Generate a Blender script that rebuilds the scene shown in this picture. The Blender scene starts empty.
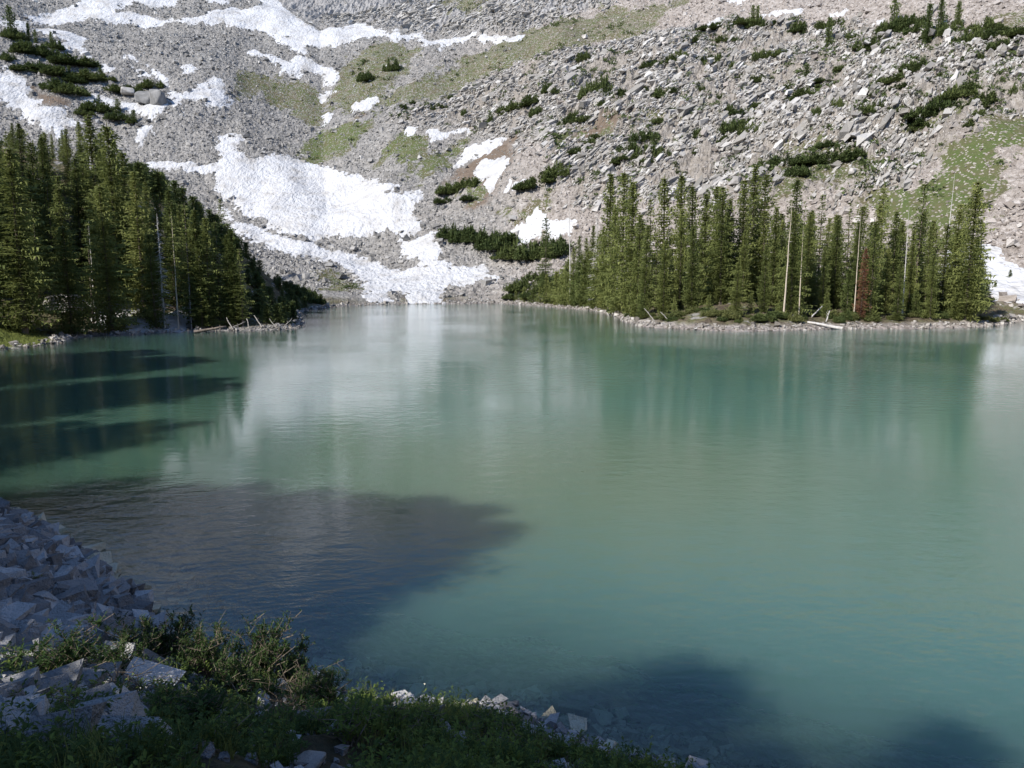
import bpy, bmesh, math, random
import numpy as np
from mathutils import Vector, Matrix
random.seed(7)
RNG = np.random.default_rng(11)
R = math.radians
scene = bpy.context.scene
COL = scene.collection

# ---------------------------------------------------------------- camera
CZ, PITCH, FPX = 8.0, R(8), 740.0
SP, CP = math.sin(PITCH), math.cos(PITCH)
cam = bpy.data.cameras.new('camera'); cam_o = bpy.data.objects.new('camera', cam); COL.objects.link(cam_o)
cam.sensor_width = 36; cam.lens = 26.016; cam.clip_start = 0.1; cam.clip_end = 5000
cam_o.location = (0, 0, CZ); cam_o.rotation_euler = (math.pi/2 - PITCH, 0, 0)
scene.camera = cam_o

def ray(px, py):
    """direction of the view ray as (azimuth, tangent of elevation)"""
    px = np.asarray(px, float); py = np.asarray(py, float)
    a = (px-512)/FPX; v = (384-py)/FPX
    x = a; y = CP + v*SP; z = -SP + v*CP
    return np.arctan2(x, y), z/np.hypot(x, y)
def wz(px, py, z=0.0):
    """point of the view ray on a level plane"""
    th, te = ray(px, py); D = (z-CZ)/te
    return D*np.sin(th), D*np.cos(th)
def proj(X, Y, Z):
    f = Y*CP - (Z-CZ)*SP; u = Y*SP + (Z-CZ)*CP
    return 512+FPX*X/f, 384-FPX*u/f

# ---------------------------------------------------------------- noise
def sstep(a, b, x):
    t = np.clip((x-a)/(b-a), 0, 1); return t*t*(3-2*t)
def _hash(i, j, seed):
    h = (i*374761393 + j*668265263 + seed*1274126177) & 0xFFFFFFFF
    h = ((h ^ (h >> 13))*1274126177) & 0xFFFFFFFF
    h = ((h ^ (h >> 16))*2246822519) & 0xFFFFFFFF
    return (h ^ (h >> 15)) & 0xFFFFFFFF
def perlin(x, y, seed=0):
    x = np.asarray(x, float); y = np.asarray(y, float)
    i = np.floor(x).astype(np.int64); j = np.floor(y).astype(np.int64)
    fx = x-i; fy = y-j
    u = fx*fx*fx*(fx*(fx*6-15)+10); v = fy*fy*fy*(fy*(fy*6-15)+10)
    def g(di, dj):
        a = _hash(i+di, j+dj, seed)*(2*math.pi/4294967296.0)
        return np.cos(a)*(fx-di) + np.sin(a)*(fy-dj)
    a = g(0,0)*(1-u)+g(1,0)*u; b = g(0,1)*(1-u)+g(1,1)*u
    return (a*(1-v)+b*v)*1.5
def fbm(x, y, seed=0, octv=4, gain=.5):
    s = 0; a = 1; f = 1
    for k in range(octv):
        s = s + a*perlin(x*f+k*17.3, y*f-k*9.1, seed+k); a *= gain; f *= 2.03
    return s
def boulders(x, y, seed=0):
    """rounded-block relief: one dome per jittered cell, random height"""
    i = np.floor(x).astype(np.int64); j = np.floor(y).astype(np.int64)
    best = np.zeros(np.shape(x))
    for di in (-1,0,1):
        for dj in (-1,0,1):
            h1 = _hash(i+di, j+dj, seed)/4294967296.0; h2 = _hash(i+di, j+dj, seed+91)/4294967296.0; h3 = _hash(i+di, j+dj, seed+173)/4294967296.0
            dx = x-(i+di+h1); dy = y-(j+dj+h2)
            d = np.maximum(np.abs(dx*(.7+.6*h2)+dy*.5*(h1-.5)), np.abs(dy*(.7+.6*h1)-dx*.5*(h2-.5)))
            best = np.maximum(best, h3*np.clip(1.25-d*2.1, 0, .8)/.8)
    return best

# ---------------------------------------------------------------- shoreline and ground form
FAR = [(0,349),(30,347),(53,343),(60,340),(78,337),(104,335),(127,335),(160,333),(185,332),(216,330.5),(245,330.5),(267,330),(288,329),(300,327),(299,321),(297,312),
       (312,309.5),(331,307.5),(345,306),(370,304.6),(410,304),(450,304),(490,303.6),(512,304),(535,305.5),(560,307.5),(585,309.5),(603,312),(618,316),(627,321),(640,325.5),(665,328.5),
       (700,330),(740,331),(770,330.6),(800,330),(850,328.5),(900,328.5),(930,328),(960,327.5),(985,326.5),(1000,325),(1010,322),(1024,320.5)]
NEAR = [(720,788),(690,777),(660,768),(625,758),(600,750),(575,738),(550,729),(520,720),(490,712),(450,709),(415,706),(380,703),(350,697),(330,690),(300,676),(250,664),(210,655),
        (172,645),(150,636),(138,618),(136,604),(120,590),(95,573),(75,556),(50,541),(25,522),(0,515)]
def _sh():
    pts = [tuple(float(c) for c in wz(*p)) for p in FAR]
    pts += [(125,152),(160,140),(190,105),(170,50),(110,18),(50,3),(20,4),(11,7)]
    pts += [tuple(float(c) for c in wz(*p)) for p in NEAR]
    pts += [(-21,25.6),(-27,27.5),(-36,35),(-48,47),(-66,60),(-76,74),(-74,86)]
    return np.array(pts)
SHORE = _sh()
def poly_sd(X, Y, P):
    """signed distance to a closed outline, positive inside"""
    X = np.asarray(X, float); Y = np.asarray(Y, float)
    best = np.full(X.shape, 1e18); inside = np.zeros(X.shape, bool)
    n = len(P)
    for k in range(n):
        ax, ay = P[k]; bx, by = P[(k+1) % n]
        dx, dy = bx-ax, by-ay; L = dx*dx+dy*dy+1e-12
        t = np.clip(((X-ax)*dx+(Y-ay)*dy)/L, 0, 1)
        best = np.minimum(best, (X-ax-t*dx)**2+(Y-ay-t*dy)**2)
        if ay != by:
            c = ((ay > Y) != (by > Y)) & (X < (bx-ax)*(Y-ay)/(by-ay)+ax)
            inside ^= c
    d = np.sqrt(best)
    return np.where(inside, d, -d)
def inland(X, Y):
    d = -poly_sd(X, Y, SHORE)
    D = np.hypot(X, Y)
    amp = np.where(D < 60, .45, 1.5)
    lam = np.where(D < 60, 1.3, 6.0)
    return d + amp*perlin(X/lam, Y/lam, 5)*.6
def softmin(a, b, k):
    h = np.clip(.5+.5*(b-a)/k, 0, 1); return b*(1-h)+a*h-k*h*(1-h)
def softplus(x, w): return w*np.logaddexp(0, x/w)
TOE_PX = [-900,-300,0,150,250,330,400,460,560,640,700,850,950,1024,1400]
TOE_D  = [420,360,330,305,276,265,258,256,239,230,219,204,194,192,215]
def mountain_raw(th, D):
    px = 512+FPX*np.tan(np.clip(th, -1.2, 1.2))
    t = D-np.interp(px, TOE_PX, TOE_D)
    ap = np.interp(px, [-200,200,330,450,560,700,1024], [.5,.42,.33,.40,.52,.56,.56])
    ln = np.interp(px, [-200,200,330,450,560,1024], [40,90,120,90,40,30])
    return ap*softplus(t, 5.) + (.70-ap)*softplus(t-ln, 14.), t
_thr = np.linspace(-R(60), R(60), 481)
_el = np.tan(R(20.9)+R(.8)*fbm(_thr*6+3, _thr*0+.5, 31, 4, .6))
def _ridge():
    Dg = np.arange(260, 900, 4.0); out = []
    for th, e in zip(_thr, _el):
        M, _ = mountain_raw(np.full(Dg.shape, th), Dg)
        k = np.argmax((M-CZ)/Dg > e); out.append((Dg[k] if k else 700.0, M[k] if k else M[-1]))
    return np.array(out)
_rd = _ridge()
def ground0(X, Y):
    """smooth form of the land; returns height, inland distance, distance past the mountain toe"""
    D = np.hypot(X, Y); th = np.arctan2(X, Y)
    s = inland(X, Y)
    zn = np.where(s > 0, softmin(.52*s, 4.9+.04*s, 1.2), np.maximum(.42*s, -7))
    sw = np.maximum(s, 0)
    xl = np.interp(Y, [60,92,126,226,300], [-30,-36,-37,-57,-80])
    dl = np.maximum(xl-X, 0)
    wl = sstep(0, 10, dl)
    zl = softmin(.40*softplus(sw-5, 1.6)+.07*sw, 15+.07*sw, 8) + 15*sstep(4, 36, dl)*sstep(138, 178, D)
    zl = zl*(1-.75*sstep(212, 262, D)*sstep(-40,-75,X))
    zr = .9*(1-np.exp(-sw/1.6)) + .13*sw + .5*perlin(X/9, Y/9, 8)*sstep(1, 8, sw)
    zf = np.where(s > 0, zl*wl+zr*(1-wl), np.maximum(.3*s, -9))
    M, t = mountain_raw(th, D)
    fade = sstep(-5, 60, t)
    M = M + fade*(8*perlin(X/95, Y/95, 41) + 4.5*perlin(X/40, Y/52, 42) + 2.0*perlin(X/17, Y/24, 43))
    Dr = np.interp(th, _thr, _rd[:,0]); Mr = np.interp(th, _thr, _rd[:,1])
    M = softmin(M, Mr-.45*(D-Dr)+2.5*fbm(X/14, Y/14, 47, 3), 8)
    M = np.maximum(M, 0)*sstep(0, 6, s)
    k = 3.0
    hmx = np.clip(.5+.5*(M-zf)/k, 0, 1)
    zfar = np.where(s > 0, zf*(1-hmx)+M*hmx+k*hmx*(1-hmx)*sstep(2, 10, s), zf)
    wn = sstep(78, 45, D)
    return zn*wn+zfar*(1-wn), s, t

# polar ground grid, fine over the view and coarse all round
th_f = np.linspace(-R(44), R(44), 1301)
th_c1 = np.linspace(-math.pi, -R(44), 110)[:-1]
th_c2 = np.linspace(R(44), math.pi, 110)[1:]
TH = np.concatenate([th_c1, th_f, th_c2])
DR = [0.4]
while DR[-1] < 980:
    d = DR[-1]
    if d < 9: st = .3
    elif d < 30: st = .14
    elif d < 84: st = .9
    elif d < 240: st = 1.0
    elif d < 560: st = .85
    elif d < 720: st = 1.2
    else: st = 8
    DR.append(d+st)
DR = np.array(DR)
NEARROW = int(np.searchsorted(DR, 80))
GT, GD = np.meshgrid(TH, DR)
GX, GY = GD*np.sin(GT), GD*np.cos(GT)
G0, GS, GTOE = ground0(GX, GY)
_run = np.maximum.accumulate((G0-CZ)/GD, axis=0)
def hit(px, py, dmin=0.0):
    """where the view ray through a photo point lands on the ground"""
    th, te = ray(px, py); th = np.atleast_1d(th); te = np.atleast_1d(te)
    xs, ys = [], []
    for a, e in zip(th, te):
        c = int(np.argmin(np.abs(TH-a))); col = _run[:, c]
        k = int(np.searchsorted(col, e)); k = min(max(k, 1), len(DR)-2)
        e0, e1 = col[k-1], col[k]
        f = 0 if e1 <= e0 else min(max((e-e0)/(e1-e0), 0), 1)
        d = max(DR[k-1]+f*(DR[k]-DR[k-1]), dmin)
        xs.append(d*math.sin(a)); ys.append(d*math.cos(a))
    return np.array(xs), np.array(ys)
def outline(pts, steps=2):
    P = []
    n = len(pts)
    for k in range(n):
        a, b = pts[k], pts[(k+1) % n]
        for q in range(steps):
            f = q/steps; P.append((a[0]*(1-f)+b[0]*f, a[1]*(1-f)+b[1]*f))
    P = np.array(P); x, y = hit(P[:,0], P[:,1])
    return np.stack([x, y], 1)

# ---------------------------------------------------------------- outlines of snow and of ground cover, laid on the slope
SNOW = [
 ('snowfield', 'broad upper snow band sweeping across the grey slope below the cliffs', [(29,17),(47,15),(64,9),(78,3),(92,-8),(182,-8),(176,8),(150,8),(135,5),(125,7),(118,12),(130,13),(150,17),(160,20),(180,20),(203,16),(209,12),(225,10),(228,8),(246,10),(258,6),(264,-5),(277,-5),(281,4),(293,15),(305,23),(313,29),(342,29),(356,23),(380,29),(380,36),(356,41),(340,47),(317,49),(307,47),(305,55),(297,55),(289,47),(274,39),(262,32),(244,29),(219,25),(200,25),(170,24),(144,30),(133,24),(117,24),(86,20),(78,24),(64,26),(29,25)]),
 ('snow_patch', 'snow strip above the gap in the upper grey scree', [(196,-6),(229,-6),(227,8),(218,5),(207,2)]),
 ('snow_patch', 'bent snow tongue hanging below the broad upper snow band', [(247,53),(252,49),(264,54),(289,62),(297,56),(305,56),(317,64),(332,69),(338,74),(334,86),(326,84),(322,76),(309,73),(295,76),(281,73),(276,63),(264,58),(250,57)]),
 ('snowfield', 'snow slope beside the dark knob of dwarf conifers above the left forest', [(0,72),(5,67),(15,72),(25,78),(29,86),(29,96),(43,106),(66,108),(62,117),(84,122),(84,127),(67,128),(64,136),(60,148),(53,130),(45,132),(35,123),(21,110),(12,112),(0,98),(-40,85),(-40,55)]),
 ('snow_patch', 'snow scrap behind the lone spire fir at the top left corner', [(-30,18),(0,20),(27,22),(27,31),(12,33),(0,24),(-30,26)]),
 ('snow_patch', 'ragged snow streak between the conifer knob and the grey scree', [(33,29),(59,30),(70,33),(90,39),(80,46),(90,55),(92,60),(82,56),(76,51),(57,52),(47,46),(64,41),(57,37),(37,33)]),
 ('snow_patch', 'small rounded snow spot at the upper edge of the conifer knob', [(96,66),(105,64),(113,68),(112,73),(100,73)]),
 ('snow_patch', 'short snow dash on grey scree above the conifer knob', [(122,55),(132,55),(139,62),(130,61)]),
 ('snow_patch', 'slanting snow runnel dropping past the dark rock of the conifer knob', [(146,66),(152,68),(162,76),(168,80),(167,89),(160,82)]),
 ('snow_patch', 'thin snow dash just left of the slanting snow runnel', [(132,68),(145,71),(150,77),(138,75)]),
 ('snow_patch', 'snow ledge running under the rocks of the conifer knob', [(82,97),(105,95),(120,103),(145,105),(168,101),(168,108),(160,115),(150,122),(145,116),(128,112),(112,108),(98,106),(84,105)]),
 ('snow_patch', 'snow wedge at the head of the scree beside the tallest left trees', [(135,129),(154,126),(148,136),(141,146),(135,140)]),
 ('snow_patch', 'small snow drip between the knob ledge and the broken mid slope snow', [(168,90),(178,92),(187,98),(180,105),(178,113),(172,108)]),
 ('snow_patch', 'broken snow patch in the middle of the grey scree', [(180,96),(192,89),(215,76),(222,82),(227,96),(233,103),(219,108),(209,105),(200,101),(180,101)]),
 ('snow_patch', 'tiny snow spot above the broken snow patch on the grey scree', [(184,66),(195,65),(197,72),(186,77)]),
 ('snowfield', 'largest snowfield filling the gully above the lake head', [(142,163),(184,163),(202,167),(212,163),(220,159),(218,148),(218,138),(232,135),(246,134),(240,145),(237,150),(247,157),(288,156),(307,163),(320,167),(330,165),(337,174),(377,179),(380,184),(396,186),(389,193),(401,193),(420,191),(417,205),(412,212),(415,219),(421,224),(420,234),(401,243),(387,233),(363,241),(335,238),(312,240),(292,235),(268,231),(261,221),(237,214),(235,204),(218,194),(216,187),(212,176),(200,173),(184,172),(142,168)]),
 ('snowfield', 'lower snow apron that reaches the water at the lake head', [(222,208),(235,221),(250,225),(268,233),(290,239),(312,244),(330,253),(340,251),(363,258),(391,271),(424,268),(410,261),(401,247),(420,236),(434,235),(436,242),(442,247),(441,261),(452,268),(483,266),(497,278),(464,287),(441,292),(436,298),(445,305.5),(412,306),(410,297),(393,291),(386,294),(390,300),(374,304.5),(363,292),(352,275),(340,267),(315,260),(285,256),(268,248),(245,240),(232,228)]),
 ('snow_patch', 'small snow patch on olive turf under the round dark shrub', [(352,107),(356,103),(375,98),(377,101),(367,111),(356,112)]),
 ('snow_patch', 'small snow drip below the bent snow tongue', [(317,94),(332,89),(334,92),(324,101)]),
 ('snow_patch', 'tiny snow spot at the top edge of the bright green meadow', [(322,119),(328,113),(334,117),(325,125)]),
 ('snow_patch', 'wavy snow line at the foot of the upper cliffs', [(378,30),(391,35),(397,28),(402,36),(422,33),(426,41),(458,39),(475,33),(477,36),(466,42),(446,46),(440,51),(438,45),(424,48),(417,39),(395,42),(389,38),(378,37)]),
 ('snow_patch', 'right end piece of the snow line at the foot of the cliffs', [(478,34),(497,38),(508,35),(509,39),(527,34),(518,41),(500,42),(479,42)]),
 ('snow_patch', 'small square snow spot left of the flat snow strip above the green slope', [(406,129),(421,126),(421,130),(410,136)]),
 ('snow_patch', 'flat snow strip under the ribbed rock above the green slope', [(424,133),(438,129),(442,133),(469,128),(472,133),(444,137),(432,143)]),
 ('snow_patch', 'long slanting snow streak under the ribbed rock', [(455,167),(465,148),(512,134),(488,154),(478,156),(463,165)]),
 ('snow_patch', 'star shaped snow patch in brown soil below the slanting streak', [(474,176),(483,161),(499,158),(507,165),(496,182),(491,192),(486,180)]),
 ('snow_patch', 'small snow wedge left of the dark spreading shrubs', [(509,189),(512,180),(531,178),(513,191)]),
 ('snow_patch', 'snow bank between the dwarf conifers and the right grove', [(509,234),(535,214),(546,220),(580,220),(592,225),(561,234),(538,241),(525,244)]),
 ('snow_patch', 'snow dash left of the upper dwarf conifers on the right slope', [(699,29),(720,19),(715,28)]),
 ('snow_patch', 'snow streak near the skyline right of the paired little firs', [(758,17),(780,11),(802,10),(798,20),(785,16)]),
 ('snow_patch', 'thin snow line right of the skyline snow streak', [(828,17),(852,11),(842,17)]),
 ('snow_patch', 'curved snow sliver above the green shrubs on the right slope', [(914,98),(925,95),(954,89),(936,100),(920,103)]),
 ('snow_patch', 'snow sliver tucked behind the shrub line on the pale slabs', [(622,76),(631,66),(642,62),(636,70)]),
 ('snow_patch', 'lone snow sliver in the middle of the pale ribbed slabs', [(655,118),(676,110),(670,117)]),
 ('snow_patch', 'small snow spot at the foot of the upper firs on the right slope', [(868,24),(882,20),(881,28)]),
 ('snow_patch', 'snow spot left of the white rocks high on the right slope', [(728,0),(746,-3),(741,6),(732,5)]),
 ('snowfield', 'snow bank running down to the trees at the right end of the shore', [(950,250),(976,249),(1000,251),(1000,261),(1023,275),(1070,288),(1070,318),(1024,307),(1000,300),(979,298),(950,296)]),
 ('snow_patch', 'shaded snow bank on the left shore beside the water', [(100,322),(137,320),(156,316),(187,307),(191,324),(176,329),(121,334),(115,332),(104,329)]),
 ('snow_patch', 'small snow remnant among the trunks behind the left shore', [(88,303),(109,297),(108,307),(95,309)]),
 ('snow_patch', 'upright snow remnant under the trees right of the pale boulder', [(137,296),(147,296),(146,311),(139,311)]),
]
SNOW_W = [(n, l, outline(p)) for n, l, p in SNOW]
MEADOW = [outline(p) for p in [
 [(226,84),(250,72),(283,80),(300,78),(330,95),(335,110),(320,122),(305,127),(290,112),(262,95),(235,100)],
 [(305,136),(340,125),(366,118),(370,128),(364,136),(346,147),(336,154),(312,165),(302,160)],
 [(338,70),(360,52),(380,42),(420,50),(404,75),(384,95),(375,115),(350,112),(330,100)],
 [(380,165),(386,144),(405,132),(417,135),(431,142),(417,160),(398,168)],
 [(410,175),(431,153),(464,139),(466,151),(440,168),(422,181)],
 [(462,198),(487,192),(484,179),(474,178),(465,186)],
 [(385,101),(399,90),(440,70),(497,45),(532,29),(580,18),(630,6),(690,3),(662,20),(640,38),(600,45),(560,52),(497,72),(448,96),(425,104)],
 [(905,185),(936,164),(962,141),(988,117),(1030,122),(1060,130),(1040,143),(1004,150),(993,180),(985,215),(960,240),(900,230),(870,200)],
 [(552,143),(585,123),(590,128),(561,147)],[(580,152),(600,134),(617,134),(610,145),(590,154)],[(625,132),(680,113),(690,118),(640,135)],
 [(784,150),(866,146),(878,164),(861,185),(784,190)],[(900,135),(925,118),(960,88),(985,78),(962,112),(930,132)],
 [(500,215),(540,200),(560,205),(520,222)],[(985,20),(1040,10),(1040,40),(1000,50)],[(430,5),(450,-5),(500,-5),(480,15)],
 [(318,275),(340,278),(362,300),(350,306),(322,304)],
]]
DIRT = [outline(p) for p in [
 [(440,186),(460,170),(478,156),(500,143),(517,137),(508,165),(500,186),(484,206),(468,206),(478,187),(455,182)],
 [(334,130),(372,108),(366,118),(340,126)],[(29,88),(33,84),(43,94),(62,98),(68,107),(42,103)],
 [(355,60),(372,44),(392,44),(380,62)],[(302,162),(312,150),(330,156),(314,168)],[(555,145),(600,120),(640,112),(620,128),(580,145)],
]]
SLAB = [outline(p) for p in [
 [(392,118),(430,105),(455,95),(500,73),(560,54),(605,45),(645,38),(720,30),(790,24),(900,28),(1060,40),(1060,115),(985,112),(958,140),(900,190),(800,196),(700,200),(600,205),(575,205),(560,165),(540,150),(520,132),(470,128),(430,127)],
]]
CLIFF = [outline(p) for p in [[(284,5),(280,-10),(640,-10),(575,15),(525,31),(470,31),(430,36),(400,28),(380,24),(340,26),(310,22)]]]
def union_sd(X, Y, polys, pad=14):
    out = np.full(np.shape(X), -30.0)
    for P in polys:
        m = (X > P[:,0].min()-pad) & (X < P[:,0].max()+pad) & (Y > P[:,1].min()-pad) & (Y < P[:,1].max()+pad)
        if m.any(): out[m] = np.maximum(out[m], poly_sd(X[m], Y[m], P))
    return out
def masks(X, Y):
    n1 = fbm(X/14, Y/20, 61, 4); n2 = fbm(X/5, Y/7, 67, 3)
    sn = union_sd(X, Y, [p for _, _, p in SNOW_W]) + 2.6*perlin(X/6, Y/8, 71) + 1.2*perlin(X/2.2, Y/3, 72)
    me = sstep(-5, 5, union_sd(X, Y, MEADOW)+7*n1+3*n2)
    di = sstep(-3, 3, union_sd(X, Y, DIRT)+4*n1+2*n2)
    sl = sstep(-8, 8, union_sd(X, Y, SLAB)+7*n1)
    cl = sstep(-8, 8, union_sd(X, Y, CLIFF)+5*n1)
    return sn, me, di, sl, cl
def detail(X, Y, s, t, M):
    """relief of boulders, ribs and ledges on top of the smooth form"""
    sn, me, di, sl, cl = M
    ca, sa = .66, .75
    u = X*ca+Y*sa; v = X*sa-Y*ca
    wob = 2.2*perlin(X/13, Y/18, 81)
    ribs = (1-np.abs(perlin((v+wob)/4.6, u/19, 83))*2.2)*1.5 + (1-np.abs(perlin((v+wob)/1.9, u/8, 84))*2.2)*.7 + 2.0*fbm(X/11, Y/15, 85, 3)
    led = fbm(X/6, Y/8, 86, 2)
    ribs = ribs + 1.1*np.round(led*2.5)/2.5 + 1.5*boulders((v+wob)/2.6, u/5.5, 101) + 1.0*boulders((v+wob)/1.3, u/2.6, 102)
    cribs = (1-np.abs(perlin((X+.5*wob-.3*Y)/5.0, Y/22, 88))*2.2)*1.9 + (1-np.abs(perlin((X+.5*wob-.3*Y)/2.0, Y/7, 89))*2.2)*1.0 + 1.8*boulders(X/2.6, Y/4.5, 103)
    b = .75*boulders(X/2.1, Y/2.4, 90)+.9*boulders(X/1.15, Y/1.3, 92)*.6 + 0.6*boulders(X/6.5, Y/7.5, 94)*(perlin(X/25, Y/30, 95) > .05)
    tal = b + .5*fbm(X/7, Y/9, 97, 3)
    d = tal*(1-sl)*(1-cl) + (ribs+.35*b)*sl + cribs*cl*(1-sl)
    d = d*(1-.72*me)*(1-.7*di)
    d = d*(1-.8*sstep(.5, 7, sn))
    far = sstep(-12, 12, t)*sstep(0, 8, s)
    shore = .35*boulders(X/1.3, Y/1.3, 98)*sstep(70, 90, np.hypot(X, Y))*sstep(-3, .5, s)
    near = (.10*boulders(X/.5, Y/.5, 99)+.12*fbm(X/1.2, Y/1.2, 100, 3))*sstep(80, 60, np.hypot(X, Y))
    return d*far + shore*(1-far) + near
GM = masks(GX, GY)
GZ = G0 + detail(GX, GY, GS, GTOE, GM)
def ground(X, Y):
    X = np.atleast_1d(np.asarray(X, float)); Y = np.atleast_1d(np.asarray(Y, float))
    z, s, t = ground0(X, Y)
    return z + detail(X, Y, s, t, masks(X, Y))

# ---------------------------------------------------------------- node helpers
class NT:
    def __init__(self, name):
        self.m = bpy.data.materials.new(name); self.m.use_nodes = True
        self.t = self.m.node_tree; self.t.nodes.clear()
        self.out = self.t.nodes.new('ShaderNodeOutputMaterial')
    def n(self, typ, **kw):
        nd = self.t.nodes.new(typ)
        for k, v in kw.items():
            if k in nd.inputs.keys(): self.set(nd.inputs[k], v)
            else: setattr(nd, k, v)
        return nd
    def set(self, sock, v):
        if isinstance(v, bpy.types.NodeSocket): self.t.links.new(v, sock)
        else: sock.default_value = v
    def ramp(self, fac, stops):
        r = self.n('ShaderNodeValToRGB'); self.set(r.inputs[0], fac)
        e = r.color_ramp.elements
        while len(e) < len(stops): e.new(.5)
        for k, (p, c) in enumerate(stops):
            e[k].position = p; e[k].color = (*c, 1) if len(c) == 3 else c
        return r.outputs[0]
    def mix(self, fac, a, b, mode='MIX'):
        x = self.n('ShaderNodeMix', data_type='RGBA', blend_type=mode)
        self.set(x.inputs[0], fac); self.set(x.inputs[6], a if isinstance(a, bpy.types.NodeSocket) else (*a, 1)); self.set(x.inputs[7], b if isinstance(b, bpy.types.NodeSocket) else (*b, 1))
        return x.outputs[2]
    def math(self, op, a, b=0.0, c=0.0, clamp=False):
        x = self.n('ShaderNodeMath', operation=op, use_clamp=clamp)
        self.set(x.inputs[0], a); self.set(x.inputs[1], b)
        if op in ('MULTIPLY_ADD', 'SMOOTH_MIN'): self.set(x.inputs[2], c)
        return x.outputs[0]
    def noise(self, vec, scale, det=3, rough=.55):
        x = self.n('ShaderNodeTexNoise', Scale=scale, Detail=det, Roughness=rough)
        if vec is not None: self.set(x.inputs['Vector'], vec)
        return x.outputs['Fac']
    def pos(self): return self.n('ShaderNodeNewGeometry').outputs['Position']
    def obj(self): return self.n('ShaderNodeTexCoord').outputs['Object']
    def attr(self, name): return self.n('ShaderNodeAttribute', attribute_name=name).outputs['Fac']
    def rand(self): return self.n('ShaderNodeObjectInfo').outputs['Random']
    def bsdf(self, col, rough=.9, spec=.2, normal=None):
        p = self.n('ShaderNodeBsdfPrincipled')
        self.set(p.inputs['Base Color'], col if isinstance(col, bpy.types.NodeSocket) else (*col, 1))
        self.set(p.inputs['Roughness'], rough); p.inputs['Specular IOR Level'].default_value = spec
        if normal is not None: self.set(p.inputs['Normal'], normal)
        self.t.links.new(p.outputs[0], self.out.inputs[0]); return p
    def bump(self, h, dist, strength=1.0, normal=None):
        b = self.n('ShaderNodeBump', Strength=strength, Distance=dist); self.set(b.inputs['Height'], h)
        if normal is not None: self.set(b.inputs['Normal'], normal)
        return b.outputs[0]

def mat_ground():
    N = NT('mountain ground'); p = N.pos()
    vor = N.n('ShaderNodeTexVoronoi', Scale=.75); N.set(vor.inputs['Vector'], p)
    cell = N.n('ShaderNodeSeparateColor'); N.set(cell.inputs[0], vor.outputs['Color'])
    vor2 = N.n('ShaderNodeTexVoronoi', Scale=1.9); N.set(vor2.inputs['Vector'], p)
    cell2 = N.n('ShaderNodeSeparateColor'); N.set(cell2.inputs[0], vor2.outputs['Color'])
    rnd = N.math('MULTIPLY_ADD', cell.outputs[0], .6, N.math('MULTIPLY', cell2.outputs[1], .4))
    talus = N.ramp(rnd, [(0, (.16,.155,.148)), (.45, (.25,.24,.228)), (.8, (.325,.312,.295)), (1, (.45,.435,.415))])
    warm = N.ramp(rnd, [(0, (.20,.172,.15)), (.45, (.31,.275,.248)), (.8, (.40,.36,.33)), (1, (.52,.48,.45))])
    talus = N.mix(N.attr('warm'), talus, warm)
    big = N.noise(p, .05, 4, .6)
    slab = N.ramp(N.noise(p, .6, 5, .65), [(.30, (.12,.108,.08)), (.5, (.25,.228,.195)), (.72, (.42,.395,.36))])
    slab = N.mix(.45, slab, warm)
    cliff = N.ramp(N.noise(p, .5, 5, .7), [(.3, (.21,.205,.20)), (.5, (.32,.31,.305)), (.75, (.46,.45,.44))])
    rock = N.mix(N.attr('slab'), talus, slab)
    rock = N.mix(N.attr('cliff'), rock, cliff)
    rock = N.mix(N.math('MULTIPLY', N.ramp(big, [(.35,(0,0,0)),(.7,(1,1,1))]), .35), rock, N.mix(1.0, rock, (.78,.74,.70), 'MULTIPLY'))
    soil = N.ramp(N.noise(p, .9, 4, .6), [(.3, (.10,.072,.052)), (.7, (.20,.15,.11))])
    turf = N.ramp(N.noise(p, .22, 5, .65), [(.3, (.13,.105,.072)), (.46, (.12,.112,.062)), (.60, (.088,.108,.042)), (.68, (.115,.11,.06)), (.8, (.19,.175,.12))])
    turf = N.mix(N.math('MULTIPLY', N.attr('lush'), .42), turf, N.ramp(N.noise(p, .4, 4, .6), [(.35, (.115,.11,.05)), (.5, (.080,.125,.032)), (.7, (.10,.15,.04))]))
    spk = N.math('GREATER_THAN', cell2.outputs[2], N.math('MULTIPLY_ADD', N.attr('lush'), .10, .75))
    turf = N.mix(N.math('MULTIPLY', spk, .9), turf, talus)
    c = N.mix(N.math('MULTIPLY', N.attr('dirt'), .9), rock, soil)
    mf = N.math('ADD', N.attr('meadow'), N.math('MULTIPLY', N.math('SUBTRACT', N.noise(p, .30, 6, .75), .49), 3.2))
    mr = N.n('ShaderNodeMapRange', interpolation_type='SMOOTHSTEP'); N.set(mr.inputs[0], mf); mr.inputs[1].default_value = .38; mr.inputs[2].default_value = .62
    c = N.mix(N.math('MULTIPLY', mr.outputs[0], N.math('GREATER_THAN', N.attr('meadow'), .06)), c, turf)
    shore = N.ramp(N.noise(p, .35, 4, .6), [(.35, (.09,.07,.05)), (.5, (.14,.12,.075)), (.58, (.11,.11,.05)), (.66, (.30,.28,.26))])
    c = N.mix(N.attr('lowland'), c, shore)
    grass = N.ramp(N.noise(p, 1.2, 3), [(.3, (.10,.12,.03)), (.7, (.17,.19,.05))])
    c = N.mix(N.attr('lawn'), c, grass)
    h = N.math('MULTIPLY_ADD', N.noise(p, 1.1, 6, .7), 1.0, N.math('MULTIPLY', vor2.outputs['Distance'], -.5))
    N.bsdf(c, .93, .12, N.bump(h, .55))
    return N.m
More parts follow.
